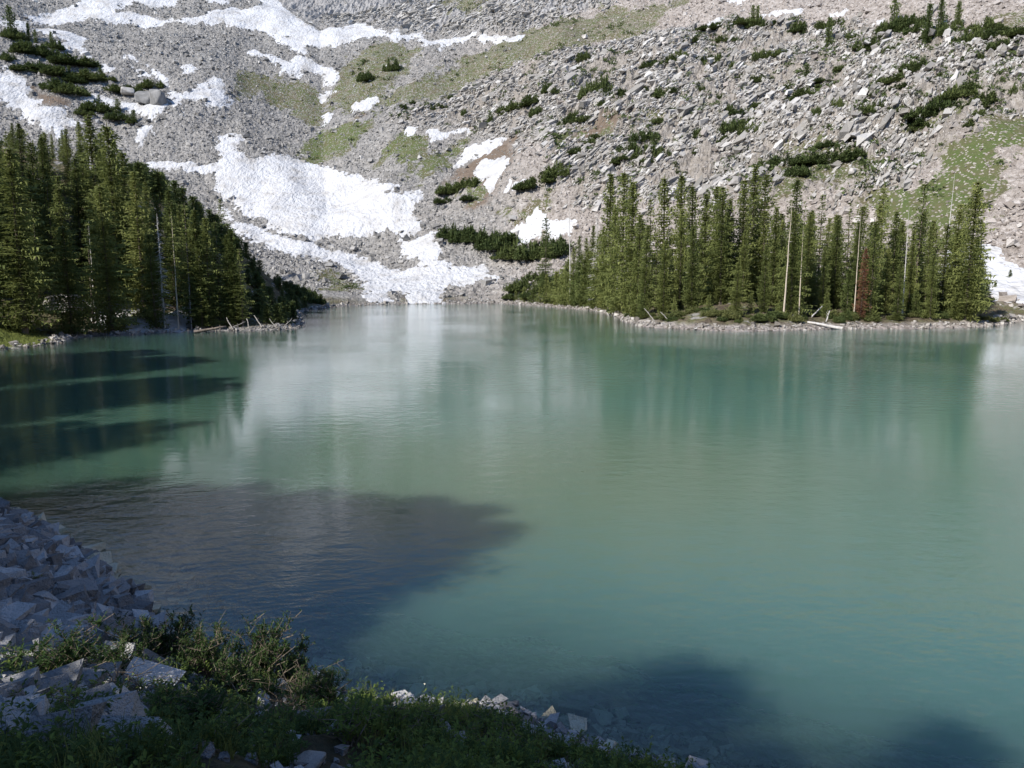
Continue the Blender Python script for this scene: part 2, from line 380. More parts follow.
def mat_bank():
    N = NT('bank soil'); p = N.pos()
    vor = N.n('ShaderNodeTexVoronoi', Scale=5.0); N.set(vor.inputs['Vector'], p)
    cell = N.n('ShaderNodeSeparateColor'); N.set(cell.inputs[0], vor.outputs['Color'])
    grav = N.ramp(cell.outputs[0], [(0, (.14,.13,.125)), (.5, (.25,.24,.23)), (1, (.40,.39,.37))])
    soil = N.ramp(N.noise(p, 2.5, 5, .65), [(.3, (.04,.035,.022)), (.55, (.075,.065,.04)), (.75, (.06,.075,.03))])
    c = N.mix(N.attr('rocky'), soil, grav)
    c = N.mix(N.attr('bed'), c, N.mix(.6, grav, (.52,.47,.34)))
    h = N.math('MULTIPLY_ADD', N.noise(p, 6, 5, .65), .8, N.math('MULTIPLY', vor.outputs['Distance'], -.6))
    N.bsdf(c, .92, .15, N.bump(h, .12))
    return N.m
def mat_snow():
    N = NT('old snow'); p = N.pos()
    mp = N.n('ShaderNodeMapping'); N.set(mp.inputs[0], p); mp.inputs['Rotation'].default_value = (0,0,.5); mp.inputs['Scale'].default_value = (1,.45,1)
    cups = N.math('ADD', N.noise(mp.outputs[0], .42, 3, .55), N.math('MULTIPLY', N.noise(mp.outputs[0], 1.1, 2, .5), .35))
    dirt = N.noise(p, .12, 5, .7)
    c = N.ramp(dirt, [(.34, (.535,.54,.555)), (.50, (.485,.485,.495)), (.62, (.41,.40,.39)), (.75, (.31,.29,.275))])
    N.bsdf(c, .75, .2, N.bump(cups, 1.35))
    return N.m
def mat_rock(name, lo, mid, hi):
    N = NT(name); p = N.obj()
    r = N.rand()
    off = N.n('ShaderNodeVectorMath', operation='ADD'); N.set(off.inputs[0], p)
    cx = N.n('ShaderNodeCombineXYZ'); N.set(cx.inputs[0], N.math('MULTIPLY', r, 37.0)); N.set(off.inputs[1], cx.outputs[0])
    v = off.outputs[0]
    c = N.ramp(N.noise(v, 2.2, 7, .7), [(.28, lo), (.5, mid), (.74, hi)])
    c = N.mix(.85, c, N.ramp(r, [(0, (.62,.61,.62)), (.5, (.9,.89,.88)), (1, (1,1,1))]), 'MULTIPLY')
    lich = N.math('GREATER_THAN', N.noise(v, 5.5, 4, .6), .66)
    c = N.mix(N.math('MULTIPLY', lich, .45), c, (.12,.12,.10))
    N.bsdf(c, .88, .2, N.bump(N.noise(v, 7, 7, .7), .09))
    return N.m
def mat_leaf(name, a, b, tr=.3, scale=.35, c3=None, rnd=.6):
    N = NT(name); p = N.pos()
    f = N.math('ADD', N.math('MULTIPLY', N.noise(p, scale, 4, .6), 1-rnd*.5), N.math('MULTIPLY', N.rand(), rnd*.5))
    st = [(.25, a), (.7, b)] + ([(.9, c3)] if c3 else [])
    c = N.ramp(f, st)
    d = N.bsdf(c, .75, .15)
    t = N.n('ShaderNodeBsdfTranslucent'); N.set(t.inputs[0], c)
    mx = N.n('ShaderNodeMixShader', Fac=tr); N.t.links.new(d.outputs[0], mx.inputs[1]); N.t.links.new(t.outputs[0], mx.inputs[2])
    N.t.links.new(mx.outputs[0], N.out.inputs[0])
    return N.m
def mat_wood(name, a, b, scale=3):
    N = NT(name); p = N.obj()
    mp = N.n('ShaderNodeMapping'); N.set(mp.inputs[0], p); mp.inputs['Scale'].default_value = (1,1,.2)
    f = N.noise(mp.outputs[0], scale, 5, .7)
    N.bsdf(N.ramp(f, [(.3, a), (.7, b)]), .9, .15, N.bump(f, .08))
    return N.m
MAT = dict(
    ground=mat_ground(), bank=mat_bank(), snow=mat_snow(),
    rock=mat_rock('grey granite', (.12,.12,.122), (.25,.248,.245), (.40,.395,.39)),
    pale=mat_rock('pale granite', (.25,.235,.22), (.42,.40,.375), (.60,.58,.55)),
    wet=mat_rock('wet granite', (.30,.275,.20), (.48,.445,.33), (.64,.60,.47)),
    needles=mat_leaf('conifer needles', (.098,.125,.040), (.225,.25,.082), .30, .5, (.32,.32,.12), .9),
    dark_needles=mat_leaf('dwarf conifer needles', (.058,.085,.030), (.14,.17,.058), .3, .6),
    rust=mat_leaf('dead rust needles', (.17,.08,.05), (.31,.16,.10), .25, .6),
    olive=mat_leaf('olive bush leaves', (.09,.11,.035), (.19,.20,.075), .3, .8),
    willow=mat_leaf('willow leaves', (.032,.066,.020), (.080,.125,.037), .35, 2.5),
    bright=mat_leaf('young leaves', (.13,.19,.04), (.25,.30,.075), .4, 2.5),
    herb=mat_leaf('herb leaves', (.040,.074,.024), (.105,.152,.045), .38, 1.2),
    grass=mat_leaf('grass blades', (.11,.15,.035), (.22,.24,.07), .35, 1.5),
    bark=mat_wood('grey brown bark', (.10,.08,.065), (.26,.215,.18)),
    silver=mat_wood('silver weathered wood', (.34,.32,.30), (.62,.60,.57)),
    pale_bark=mat_wood('pale bark', (.36,.30,.23), (.58,.51,.42)),
    drift=mat_wood('grey driftwood', (.17,.155,.14), (.42,.395,.36)),
    stem=mat_wood('shrub stems', (.09,.07,.052), (.27,.225,.17), 9),
)

# ---------------------------------------------------------------- mesh helpers
def mesh_np(name, V, F, mat, attrs=None, smooth=False):
    """mesh from arrays: V (n,3), F list of equal sized faces (m,k) or list of such arrays"""
    me = bpy.data.meshes.new(name)
    Fs = F if isinstance(F, list) else [F]
    Fs = [np.asarray(f, np.int32) for f in Fs if len(f)]
    V = np.asarray(V, np.float32)
    me.vertices.add(len(V)); me.vertices.foreach_set('co', V.ravel())
    loops = np.concatenate([f.ravel() for f in Fs]); sizes = np.concatenate([np.full(len(f), f.shape[1], np.int32) for f in Fs])
    me.loops.add(len(loops)); me.loops.foreach_set('vertex_index', loops)
    me.polygons.add(len(sizes)); st = np.concatenate([[0], np.cumsum(sizes)[:-1]]).astype(np.int32)
    me.polygons.foreach_set('loop_start', st)
    me.polygons.foreach_set('use_smooth', np.full(len(sizes), smooth))
    for k, a in (attrs or {}).items():
        at = me.attributes.new(k, 'FLOAT', 'POINT'); at.data.foreach_set('value', np.asarray(a, np.float32).ravel())
    me.update(calc_edges=True); me.validate()
    if mat: me.materials.append(mat)
    return me
def link(name, me, parent=None, loc=None):
    o = bpy.data.objects.new(name, me); COL.objects.link(o)
    if parent: o.parent = parent
    if loc is not None: o.location = loc
    return o
def tag(o, label=None, cat=None, group=None, kind=None):
    if label: o['label'] = label
    if cat: o['category'] = cat
    if group: o['group'] = group
    if kind: o['kind'] = kind
    return o
def empty(name, loc, rz=0.0, sc=(1,1,1)):
    o = bpy.data.objects.new(name, None); COL.objects.link(o); o.location = loc; o.rotation_euler = (0,0,rz); o.scale = sc
    o.empty_display_size = .2
    return o
def grid_faces(nr, nc, off=0):
    i = np.arange(nr-1)[:,None]*nc + np.arange(nc-1)[None,:]
    return np.stack([i, i+1, i+nc+1, i+nc], -1).reshape(-1,4)+off
class MB:
    """collects triangles, quads and tubes for one mesh"""
    def __init__(self): self.v=[]; self.t=[]; self.q=[]; self.n=0
    def tri(self, a, b, c):
        self.v += [a,b,c]; self.t.append((self.n,self.n+1,self.n+2)); self.n += 3
    def quad(self, a, b, c, d):
        self.v += [a,b,c,d]; self.q.append((self.n,self.n+1,self.n+2,self.n+3)); self.n += 4
    def tube(self, pts, rad, k=5, cap=True):
        base = self.n
        for i, p in enumerate(pts):
            p = Vector(p)
            d = (Vector(pts[min(i+1,len(pts)-1)])-Vector(pts[max(i-1,0)])).normalized()
            u = d.cross(Vector((.31,.2,.93)) if abs(d.z) < .9 else Vector((1,0,0))).normalized(); w = d.cross(u)
            for j in range(k):
                a = 2*math.pi*j/k
                self.v.append(tuple(p+(u*math.cos(a)+w*math.sin(a))*rad[i]))
        for i in range(len(pts)-1):
            for j in range(k):
                a = base+i*k+j; b = base+i*k+(j+1)%k
                self.q.append((a,b,b+k,a+k))
        self.n += k*len(pts)
        if cap:
            self.v.append(tuple(pts[-1])); e = base+(len(pts)-1)*k
            for j in range(k): self.t.append((e+j, e+(j+1)%k, self.n))
            self.n += 1
    def mesh(self, name, mat, smooth=False):
        F = []
        if self.t: F.append(np.array(self.t))
        if self.q: F.append(np.array(self.q))
        return mesh_np(name, np.array(self.v), F, mat, smooth=smooth)

# ---------------------------------------------------------------- setting: land sheets
nc = len(TH)
def sheet(name, r0, r1, mat, attrs):
    V = np.stack([GX[r0:r1], GY[r0:r1], GZ[r0:r1]], -1).reshape(-1,3)
    me = mesh_np(name, V, grid_faces(r1-r0, nc), mat, {k: v[r0:r1] for k, v in attrs.items()})
    o = link(name, me); o['kind'] = 'structure'; return o
_px = 512+FPX*np.tan(np.clip(GT, -1.2, 1.2))
low = (1-sstep(-8, 10, GTOE))*sstep(-40, 5, -np.abs(GX*0)) 
low = np.where(GX < -38, 1-sstep(235, 262, GD), 1-sstep(-6, 8, GTOE))
lowland = low*sstep(.8, 3.5, GS + .8*perlin(GX/2, GY/2, 3))
warm = sstep(380, 640, _px + 60*perlin(GX/40, GY/40, 77))
LAWN = np.array([wz(*p) for p in [(-30,352),(0,349),(30,347),(53,343),(56,341),(40,337),(18,337),(0,340),(-30,342)]])
lawn = sstep(-1, 1, union_sd(GX, GY, [LAWN])+1.2*perlin(GX/2, GY/3, 13))
lush = sstep(-4, 5, union_sd(GX, GY, [MEADOW[k] for k in (1,3,4,5,7,8,9,12)])+5*perlin(GX/12, GY/15, 19))
sheet('mountainside', NEARROW-1, len(DR), MAT['ground'], dict(meadow=GM[1]*sstep(0,10,GTOE), dirt=GM[2], slab=GM[3], cliff=GM[4], lowland=lowland, warm=warm, lawn=lawn, lush=lush))
rocky = np.clip(sstep(-8.2, -10.5, GX+.25*GY-3+.8*perlin(GX/1.5,GY/1.5,15)) + sstep(1.8, .8, GS), 0, 1)
sheet('lake_bank', 0, NEARROW, MAT['bank'], dict(rocky=rocky, bed=sstep(.1, -.3, GS)))

# ---------------------------------------------------------------- snow, each patch lying on the slope
def snow_patch(name, label, P):
    pad = 4
    m = (GX > P[:,0].min()-pad) & (GX < P[:,0].max()+pad) & (GY > P[:,1].min()-pad) & (GY < P[:,1].max()+pad)
    rr = np.where(m.any(1))[0]; cc = np.where(m.any(0))[0]
    r0, r1, c0, c1 = rr[0], rr[-1]+1, cc[0], cc[-1]+1
    X, Y = GX[r0:r1, c0:c1], GY[r0:r1, c0:c1]
    sd = poly_sd(X, Y, P) + 2.0*perlin(X/6, Y/8, 71) + 1.3*perlin(X/2.2, Y/3, 72) + .5*perlin(X/.9, Y/1.2, 73)
    dep = np.clip(.17*sd, -1.0, .45) + np.clip(.06*(sd-2.5), 0, 1.0) + .10*perlin(X/1.6, Y/2.6, 75)*sstep(0, 3, sd) - .05
    damp = 1-.8*sstep(.5, 7, GM[0][r0:r1, c0:c1])
    Z = G0[r0:r1, c0:c1] + (GZ-G0)[r0:r1, c0:c1]*.5 + .30*damp + dep
    if G0[r0:r1, c0:c1].min() < .5: Z = np.where(GS[r0:r1, c0:c1] < .2, np.minimum(Z, -.15), Z)
    if label.startswith('shaded snow bank'): Z = Z+.55*sstep(0, 2, sd)
    keep = dep > -.75
    nr_, nc_ = X.shape
    F = grid_faces(nr_, nc_)
    F = F[keep.ravel()[F].all(1)]
    used = np.unique(F); remap = np.full(nr_*nc_, -1); remap[used] = np.arange(len(used))
    V = np.stack([X, Y, Z], -1).reshape(-1,3)[used]
    if len(F) < 4: print('EMPTY SNOW', label); return
    o = link(name, mesh_np(name, V, remap[F], MAT['snow'], smooth=True))
    tag(o, label, 'snow patch', 'snow patches lying on the slopes')
for n_, l_, P_ in SNOW_W: snow_patch(n_, l_, P_)

# ---------------------------------------------------------------- water
def make_water():
    th = np.linspace(-math.pi, math.pi, 721); th = np.sort(np.concatenate([th, np.linspace(-R(44), R(44), 500)]))
    dr = np.concatenate([np.arange(3, 34, .25), np.arange(34, 300, 2.0)])
    T, D = np.meshgrid(th, dr); X, Y = D*np.sin(T), D*np.cos(T)
    z, s, _ = ground0(X, Y)
    N = NT('turbid lake water'); p = N.pos()
    depth = N.attr('depth')
    big = N.noise(p, .045, 3, .5)
    tone = N.noise(p, .02, 2, .5)
    body = N.ramp(tone, [(.3, (.076,.158,.122)), (.7, (.080,.174,.145))])
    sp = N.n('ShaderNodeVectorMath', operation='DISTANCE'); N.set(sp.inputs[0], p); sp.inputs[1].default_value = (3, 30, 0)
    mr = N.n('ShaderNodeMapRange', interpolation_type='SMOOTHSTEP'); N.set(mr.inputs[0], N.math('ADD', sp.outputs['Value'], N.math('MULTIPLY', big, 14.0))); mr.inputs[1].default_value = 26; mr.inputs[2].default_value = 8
    body = N.mix(N.math('MULTIPLY', mr.outputs[0], .85), body, (.100,.150,.092))  # olive reflection of the brown mountainside, mixed into the body colour at lake centre
    # darker green body colour toward the left shore
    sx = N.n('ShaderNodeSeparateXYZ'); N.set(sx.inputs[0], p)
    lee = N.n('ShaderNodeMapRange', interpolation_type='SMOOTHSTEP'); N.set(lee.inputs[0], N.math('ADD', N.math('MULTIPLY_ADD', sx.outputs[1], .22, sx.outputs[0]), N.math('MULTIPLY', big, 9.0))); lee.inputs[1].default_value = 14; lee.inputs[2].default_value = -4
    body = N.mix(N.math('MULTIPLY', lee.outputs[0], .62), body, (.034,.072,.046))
    # waves: finer and livelier far out, smoother in the lee and close to the near bank
    mp = N.n('ShaderNodeMapping'); N.set(mp.inputs[0], p); mp.inputs['Rotation'].default_value = (0,0,R(-14)); mp.inputs['Scale'].default_value = (.6,1,1)
    w1 = N.noise(mp.outputs[0], 5.5, 3, .6)
    w2 = N.noise(mp.outputs[0], 1.5, 2, .5)
    calm = N.ramp(big, [(.40, (.35,.35,.35)), (.60, (1,1,1))])
    far = N.n('ShaderNodeMapRange', interpolation_type='SMOOTHSTEP'); N.set(far.inputs[0], sx.outputs[1]); far.inputs[1].default_value = 45; far.inputs[2].default_value = 95
    near = N.n('ShaderNodeMapRange', interpolation_type='SMOOTHSTEP'); N.set(near.inputs[0], sx.outputs[1]); near.inputs[1].default_value = 34; near.inputs[2].default_value = 24
    lv = N.math('MAXIMUM', N.math('MAXIMUM', far.outputs[0], N.math('MULTIPLY', near.outputs[0], N.math('MULTIPLY', lee.outputs[0], 1.15))), N.math('MULTIPLY_ADD', lee.outputs[0], -.45, .70))
    h = N.math('MULTIPLY', N.math('MULTIPLY', N.math('MULTIPLY_ADD', w1, .5, N.math('MULTIPLY', w2, 1.3)), calm), lv)
    nrm = N.bump(h, .040)
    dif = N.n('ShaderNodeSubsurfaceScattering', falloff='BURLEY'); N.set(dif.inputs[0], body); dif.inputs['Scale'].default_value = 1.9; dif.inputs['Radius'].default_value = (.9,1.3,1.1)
    tra = N.n('ShaderNodeBsdfTransparent'); tra.inputs[0].default_value = (.88,.97,.91,1)
    op = N.math('SUBTRACT', 1.0, N.math('POWER', 2.718, N.math('MULTIPLY', depth, -.62)), clamp=True)
    mb = N.n('ShaderNodeMixShader'); N.set(mb.inputs[0], op); N.t.links.new(tra.outputs[0], mb.inputs[1]); N.t.links.new(dif.outputs[0], mb.inputs[2])
    gl = N.n('ShaderNodeBsdfGlossy', Roughness=.05); N.set(gl.inputs['Normal'], nrm); gl.inputs[0].default_value = (1,1,1,1)
    fr = N.n('ShaderNodeFresnel', IOR=1.40); N.set(fr.inputs['Normal'], nrm)
    mx = N.n('ShaderNodeMixShader'); N.set(mx.inputs[0], fr.outputs[0]); N.t.links.new(mb.outputs[0], mx.inputs[1]); N.t.links.new(gl.outputs[0], mx.inputs[2])
    N.t.links.new(mx.outputs[0], N.out.inputs[0])
    V = np.stack([X, Y, np.zeros_like(X)], -1).reshape(-1,3)
    F = grid_faces(len(dr), len(th)); keep = (s.ravel()[F] < 1.5).any(1)
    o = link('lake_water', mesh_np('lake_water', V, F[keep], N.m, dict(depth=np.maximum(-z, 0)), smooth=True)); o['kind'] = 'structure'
make_water()

# ---------------------------------------------------------------- rocks
def hull_rock(seed, n=16, flat=.7):
    rg = random.Random(seed); bm = bmesh.new()
    sx, sy, sz = rg.uniform(.8,1.3), rg.uniform(.55,.95), rg.uniform(.40,.7)*flat/.7
    for _ in range(n):
        v = Vector((rg.gauss(0,1), rg.gauss(0,1), rg.gauss(0,1))).normalized()
        e = 1.6
        v = Vector([math.copysign(abs(c)**(1/e), c) for c in v])*rg.uniform(.84,1.04)*.62
        bm.verts.new((v.x*sx, v.y*sy, v.z*sz))
    r = bmesh.ops.convex_hull(bm, input=bm.verts)
    bmesh.ops.delete(bm, geom=[g for g in r['geom_interior'] if isinstance(g, bmesh.types.BMVert)], context='VERTS')
    bmesh.ops.dissolve_limit(bm, angle_limit=R(14), verts=bm.verts, edges=bm.edges)
    bmesh.ops.bevel(bm, geom=list(bm.edges), offset=.03, segments=1, affect='EDGES', clamp_overlap=True)
    me = bpy.data.meshes.new('boulder'); bm.to_mesh(me); bm.free(); return me
ROCKS = {}
for mk in ('rock', 'pale', 'wet'):
    ROCKS[mk] = []
    for k in range(14):
        m_ = hull_rock(100+k, 20+k%9); m_.materials.append(MAT[mk]); ROCKS[mk].append(m_)
def block_field(name, X, Y, S, mat, sink=.25, flat=.7, mats=None):
    """many loose blocks in one mesh: a jittered box each"""
    n = len(X); Z = ground(X, Y)
    cube = np.array([(-1,-1,-1),(1,-1,-1),(1,1,-1),(-1,1,-1),(-1,-1,1),(1,-1,1),(1,1,1),(-1,1,1)], float)
    P = cube[None]*(1+.0*S[:,None,None]) + RNG.uniform(-.55,.55,(n,8,3))
    P = P*np.stack([RNG.uniform(.6,1.25,n), RNG.uniform(.5,1.,n), RNG.uniform(.35,.9,n)*flat/.7], 1)[:,None,:]*(S[:,None,None]*.5)
    a = RNG.uniform(0,2*math.pi,n); b = RNG.normal(0,.35,n); 
    ca, sa, cb, sb = np.cos(a), np.sin(a), np.cos(b), np.sin(b)
    x = P[...,0]*cb[:,None]-P[...,2]*sb[:,None]; z = P[...,0]*sb[:,None]+P[...,2]*cb[:,None]; y = P[...,1]
    V = np.stack([x*ca[:,None]-y*sa[:,None]+X[:,None], x*sa[:,None]+y*ca[:,None]+Y[:,None], z+(Z+S*sink)[:,None]], -1)
    q = np.array([(0,3,2,1),(4,5,6,7),(0,1,5,4),(1,2,6,5),(2,3,7,6),(3,0,4,7)])
    F = (q[None]+8*np.arange(n)[:,None,None]).reshape(-1,4)
    me = mesh_np(name, V.reshape(-1,3), F, mat)
    return me
def talus():
    n = 240000
    th = RNG.uniform(-R(40), R(40), n); D = np.sqrt(RNG.uniform(150**2, 640**2, n))
    X, Y = D*np.sin(th), D*np.cos(th)
    z, s, t = ground0(X, Y); k = (t > -4) & (s > 1)
    X, Y, t = X[k], Y[k], t[k]
    sn, me, di, sl, cl = masks(X, Y)
    pr = (1-.80*sstep(-1, 2.0, sn)-.19*sstep(2, 6, sn))*(1-.88*me)*(1-.8*di)*(1-.72*sl)*(1-.8*cl)
    k = RNG.random(len(X)) < pr*.55
    X, Y, sl = X[k], Y[k], sl[k]
    S = .42+.42*RNG.pareto(3.0, len(X)); S = np.clip(S, .4, 2.6)
    wr = 512+FPX*X/Y > 520
    for nm, kk, m in (('talus_rubble', ~wr, MAT['talus']), ('scree_rubble', wr, MAT['scree'])):
        o = link(nm, block_field(nm, X[kk], Y[kk], S[kk], m)); tag(o, 'loose grey boulders strewn over the mountain slope' if nm[0] == 't' else 'loose pinkish scree blocks on the right slope', 'boulders', None, 'stuff')
def slab_blocks():
    n = 330000
    th = RNG.uniform(-R(14), R(40), n); D = np.sqrt(RNG.uniform(180**2, 620**2, n)); X, Y = D*np.sin(th), D*np.cos(th)
    z, s, t = ground0(X, Y); k = (t > 0) & (s > 4); X, Y = X[k], Y[k]
    sn, me, di, sl, cl = masks(X, Y)
    u = X*.66+Y*.75; v = X*.75-Y*.66; pat = .8*perlin(v/8, u/32, 301)+.7*perlin(X/20, Y/28, 304)+.4*perlin(X/6, Y/9, 302)
    k = RNG.random(len(X)) < .75*np.maximum(sl, .95*cl)*(1-sstep(-1, 1.5, sn))*(1-.9*me)*(1-.9*di)*sstep(-.50, .02, pat)
    X, Y = X[k], Y[k]; m = len(X); Z = ground(X, Y)
    S = np.clip(.48+.34*RNG.pareto(2.8, m), .42, 2.1)
    cube = np.array([(-1,-1,-1),(1,-1,-1),(1,1,-1),(-1,1,-1),(-1,-1,1),(1,-1,1),(1,1,1),(-1,1,1)], float)
    P = (cube[None]+RNG.uniform(-.45,.45,(m,8,3)))*np.stack([S*RNG.uniform(.8,2.5,m), S*RNG.uniform(.3,.6,m), S*RNG.uniform(.3,.65,m)], 1)[:,None,:]
    a = math.atan2(.75,.66)+RNG.normal(0,.14,m); b = .42+RNG.normal(0,.13,m); r = RNG.normal(.35,.22,m)
    y0 = P[...,1]*np.cos(r)[:,None]-P[...,2]*np.sin(r)[:,None]; z0 = P[...,1]*np.sin(r)[:,None]+P[...,2]*np.cos(r)[:,None]
    x1 = P[...,0]*np.cos(b)[:,None]-z0*np.sin(b)[:,None]; z1 = P[...,0]*np.sin(b)[:,None]+z0*np.cos(b)[:,None]
    V = np.stack([x1*np.cos(a)[:,None]-y0*np.sin(a)[:,None]+X[:,None], x1*np.sin(a)[:,None]+y0*np.cos(a)[:,None]+Y[:,None], z1+(Z+.15*S)[:,None]], -1)
    q = np.array([(0,3,2,1),(4,5,6,7),(0,1,5,4),(1,2,6,5),(2,3,7,6),(3,0,4,7)])
    F = (q[None]+8*np.arange(m)[:,None,None]).reshape(-1,4)
    tag(link('slab_rubble', mesh_np('slab_rubble', V.reshape(-1,3), F, MAT['slabs'])), 'tilted pale rock ribs and blocks breaking out of the right slope', 'rock ribs', None, 'stuff')
def slope_scrub():
    n = 70000
    th = RNG.uniform(-R(36), R(38), n); D = np.sqrt(RNG.uniform(170**2, 600**2, n)); X, Y = D*np.sin(th), D*np.cos(th)
    z, s, t = ground0(X, Y); k = (t > 0) & (s > 3); X, Y = X[k], Y[k]
    sn, me, di, sl, cl = masks(X, Y)
    u = X*.66+Y*.75; v = X*.75-Y*.66; pat = .8*perlin(v/7, u/22, 311)+.5*perlin(X/5, Y/6, 312)+.5*perlin(X/30, Y/40, 313)
    k = (RNG.random(len(X)) < (.75*sl+.2*me)*sstep(.10, .5, pat)*(sn < -1)); X, Y = X[k], Y[k]; Z = ground(X, Y); m = len(X)
    q = 26
    r = RNG.uniform(.5, 1.8, m)[:,None]
    c = np.stack([X[:,None]+RNG.normal(0,.6,(m,q))*r, Y[:,None]+RNG.normal(0,.6,(m,q))*r, Z[:,None]+RNG.uniform(0,.75,(m,q))*r], -1)
    T = c[:,:,None,:]+RNG.normal(0,.26,(m,q,3,3))*r[:,:,None,None]
    F = np.arange(m*q*3).reshape(-1,3)
    tag(link('slope_scrub', mesh_np('slope_scrub', T.reshape(-1,3), F, MAT['dark_needles'])), 'low dark scrub speckled between the rocks of the slope', 'scrub', None, 'stuff')
def mat_field(name, stops):
    N = NT(name)
    isl = N.n('ShaderNodeNewGeometry').outputs['Random Per Island']
    c = N.ramp(isl, stops)
    N.bsdf(c, .9, .15, N.bump(N.noise(N.pos(), 2.5, 5, .7), .25)); return N.m
MAT['talus'] = mat_field('grey talus', [(0,(.165,.16,.152)),(.5,(.26,.25,.238)),(.85,(.36,.348,.332)),(1,(.48,.468,.45))])
MAT['scree'] = mat_field('pink scree', [(0,(.22,.19,.168)),(.5,(.34,.302,.275)),(.85,(.44,.405,.378)),(1,(.55,.52,.49))])
MAT['shore'] = mat_field('pale shore stones', [(0,(.15,.135,.115)),(.5,(.29,.265,.24)),(1,(.52,.49,.45))])
MAT['bedstones'] = mat_field('tan bed stones', [(0,(.30,.27,.19)),(.5,(.48,.44,.32)),(1,(.66,.62,.48))])
MAT['rubble'] = mat_field('bank rubble', [(0,(.15,.15,.15)),(.5,(.28,.275,.27)),(1,(.48,.47,.46))])
MAT['slabs'] = mat_field('pale slabs', [(0,(.22,.205,.182)),(.5,(.36,.338,.31)),(.85,(.46,.438,.41)),(1,(.57,.55,.52))])
talus(); slab_blocks(); slope_scrub()
def shore_stones():
    P = np.vstack([[wz(*p) for p in FAR], [(125,152),(160,140)]]); X, Y = [], []
    for k in range(len(P)-1):
        L = math.hypot(*(P[k+1]-P[k])); m = int(L*7)
        f = RNG.random(m)[:,None]; q = P[k]*(1-f)+P[k+1]*f
        X += list(q[:,0]+RNG.normal(0,.9,m)); Y += list(q[:,1]+RNG.normal(.3,1.1,m))
    X, Y = np.array(X), np.array(Y); s = inland(X, Y); k = (s > -.6) & (s < 2.2)
    X, Y = X[k], Y[k]; S = np.clip(.25+.18*RNG.pareto(2.8, len(X)), .2, 1.05)
    tag(link('shore_rubble', block_field('shore_rubble', X, Y, S, MAT['shore'], .3)), 'pale stones lining the far waterline', 'stones', None, 'stuff')
shore_stones()

# ---------------------------------------------------------------- conifers
def crown_mesh(name, seed, H, Rb, z0, dens, mat, droop=.25, gap=0.0, power=.85, fr=1.0, nb=7):
    rg = random.Random(seed); B = MB()
    z = z0; k = 0
    sect = [rg.random() for _ in range(24)]
    while z < H-.25:
        f = (z-z0)/(H-z0)
        rad = Rb*((1-f)**power)*(.65+.65*rg.random())*(min(1, .55+f*3))*(.88+.25*math.sin(z*1.9+seed)) + .12
        m = max(3, int(nb*(.55+.6*(1-f))))
        a0 = rg.random()*6.28
        for b in range(m):
            if rg.random() < gap: continue
            a = a0+2*math.pi*b/m+rg.uniform(-.35,.35)
            if sect[(int(z/1.3)*5+int(a*3)) % 24] < gap*.6: continue
            L = rad*rg.uniform(.5,1.2)
            up = (.35*f-droop*(1-f))+rg.uniform(-.12,.12)
            ca, sa = math.cos(a), math.sin(a)
            n = max(2, int(L/.42)); 
            prev = None
            for q in range(n+1):
                r = L*q/n; zz = z+up*r-.10*r*r/max(L,.3)+(.12*L*(q/n)**3)
                c = Vector((ca*r, sa*r, zz))
                w = (.30+.28*(1-abs(q/n-.45)))*fr*rg.uniform(.7,1.3)*(1 if L > .6 else .7)
                for sd in (-1, 1):
                    t = a+sd*rg.uniform(.5,1.15)
                    tip = c+Vector((math.cos(t)*w, math.sin(t)*w, -rg.uniform(.02,.34)*w))
                    e = Vector((-sa, ca, 0))*(.10*sd)+Vector((ca, sa, .02))*.18
                    B.tri(tuple(c-Vector((ca,sa,0))*.12+Vector((0,0,.03))), tuple(c+e+Vector((0,0,rg.uniform(-.06,.08)))), tuple(tip))
                    if rg.random() < .45:
                        dn = c+Vector((rg.uniform(-.15,.15), rg.uniform(-.15,.15), -rg.uniform(.18,.42)))*fr
                        B.tri(tuple(c-Vector((ca,sa,0))*.14), tuple(c+Vector((ca,sa,0))*.16), tuple(dn))
        z += rg.uniform(.75,1.25)/dens
    for q in range(10):
        a = rg.random()*6.28; zz = H-.9*rg.random(); r = .06+.22*(H-zz)
        B.tri((0,0,zz+.25), (math.cos(a)*.04,math.sin(a)*.04,zz-.15), (math.cos(a)*r, math.sin(a)*r, zz-.05))
    B.tri((-.05,0,H-.6),(.05,0,H-.6),(0,0,H+.35)); B.tri((0,-.05,H-.6),(0,.05,H-.6),(0,0,H+.35))
    return B.mesh(name, mat)
def trunk_mesh(name, seed, H, r, mat, k=6):
    rg = random.Random(seed); B = MB()
    n = 9; pts = [(rg.uniform(-.05,.05)*(i > 0), rg.uniform(-.05,.05)*(i > 0), -.6+(H+.6)*i/(n-1)) for i in range(n)]
    rad = [r*(1.25 if i == 0 else 1)*(1-.93*i/(n-1)) for i in range(n)]
    B.tube(pts, rad, k); return B.mesh(name, mat, True)
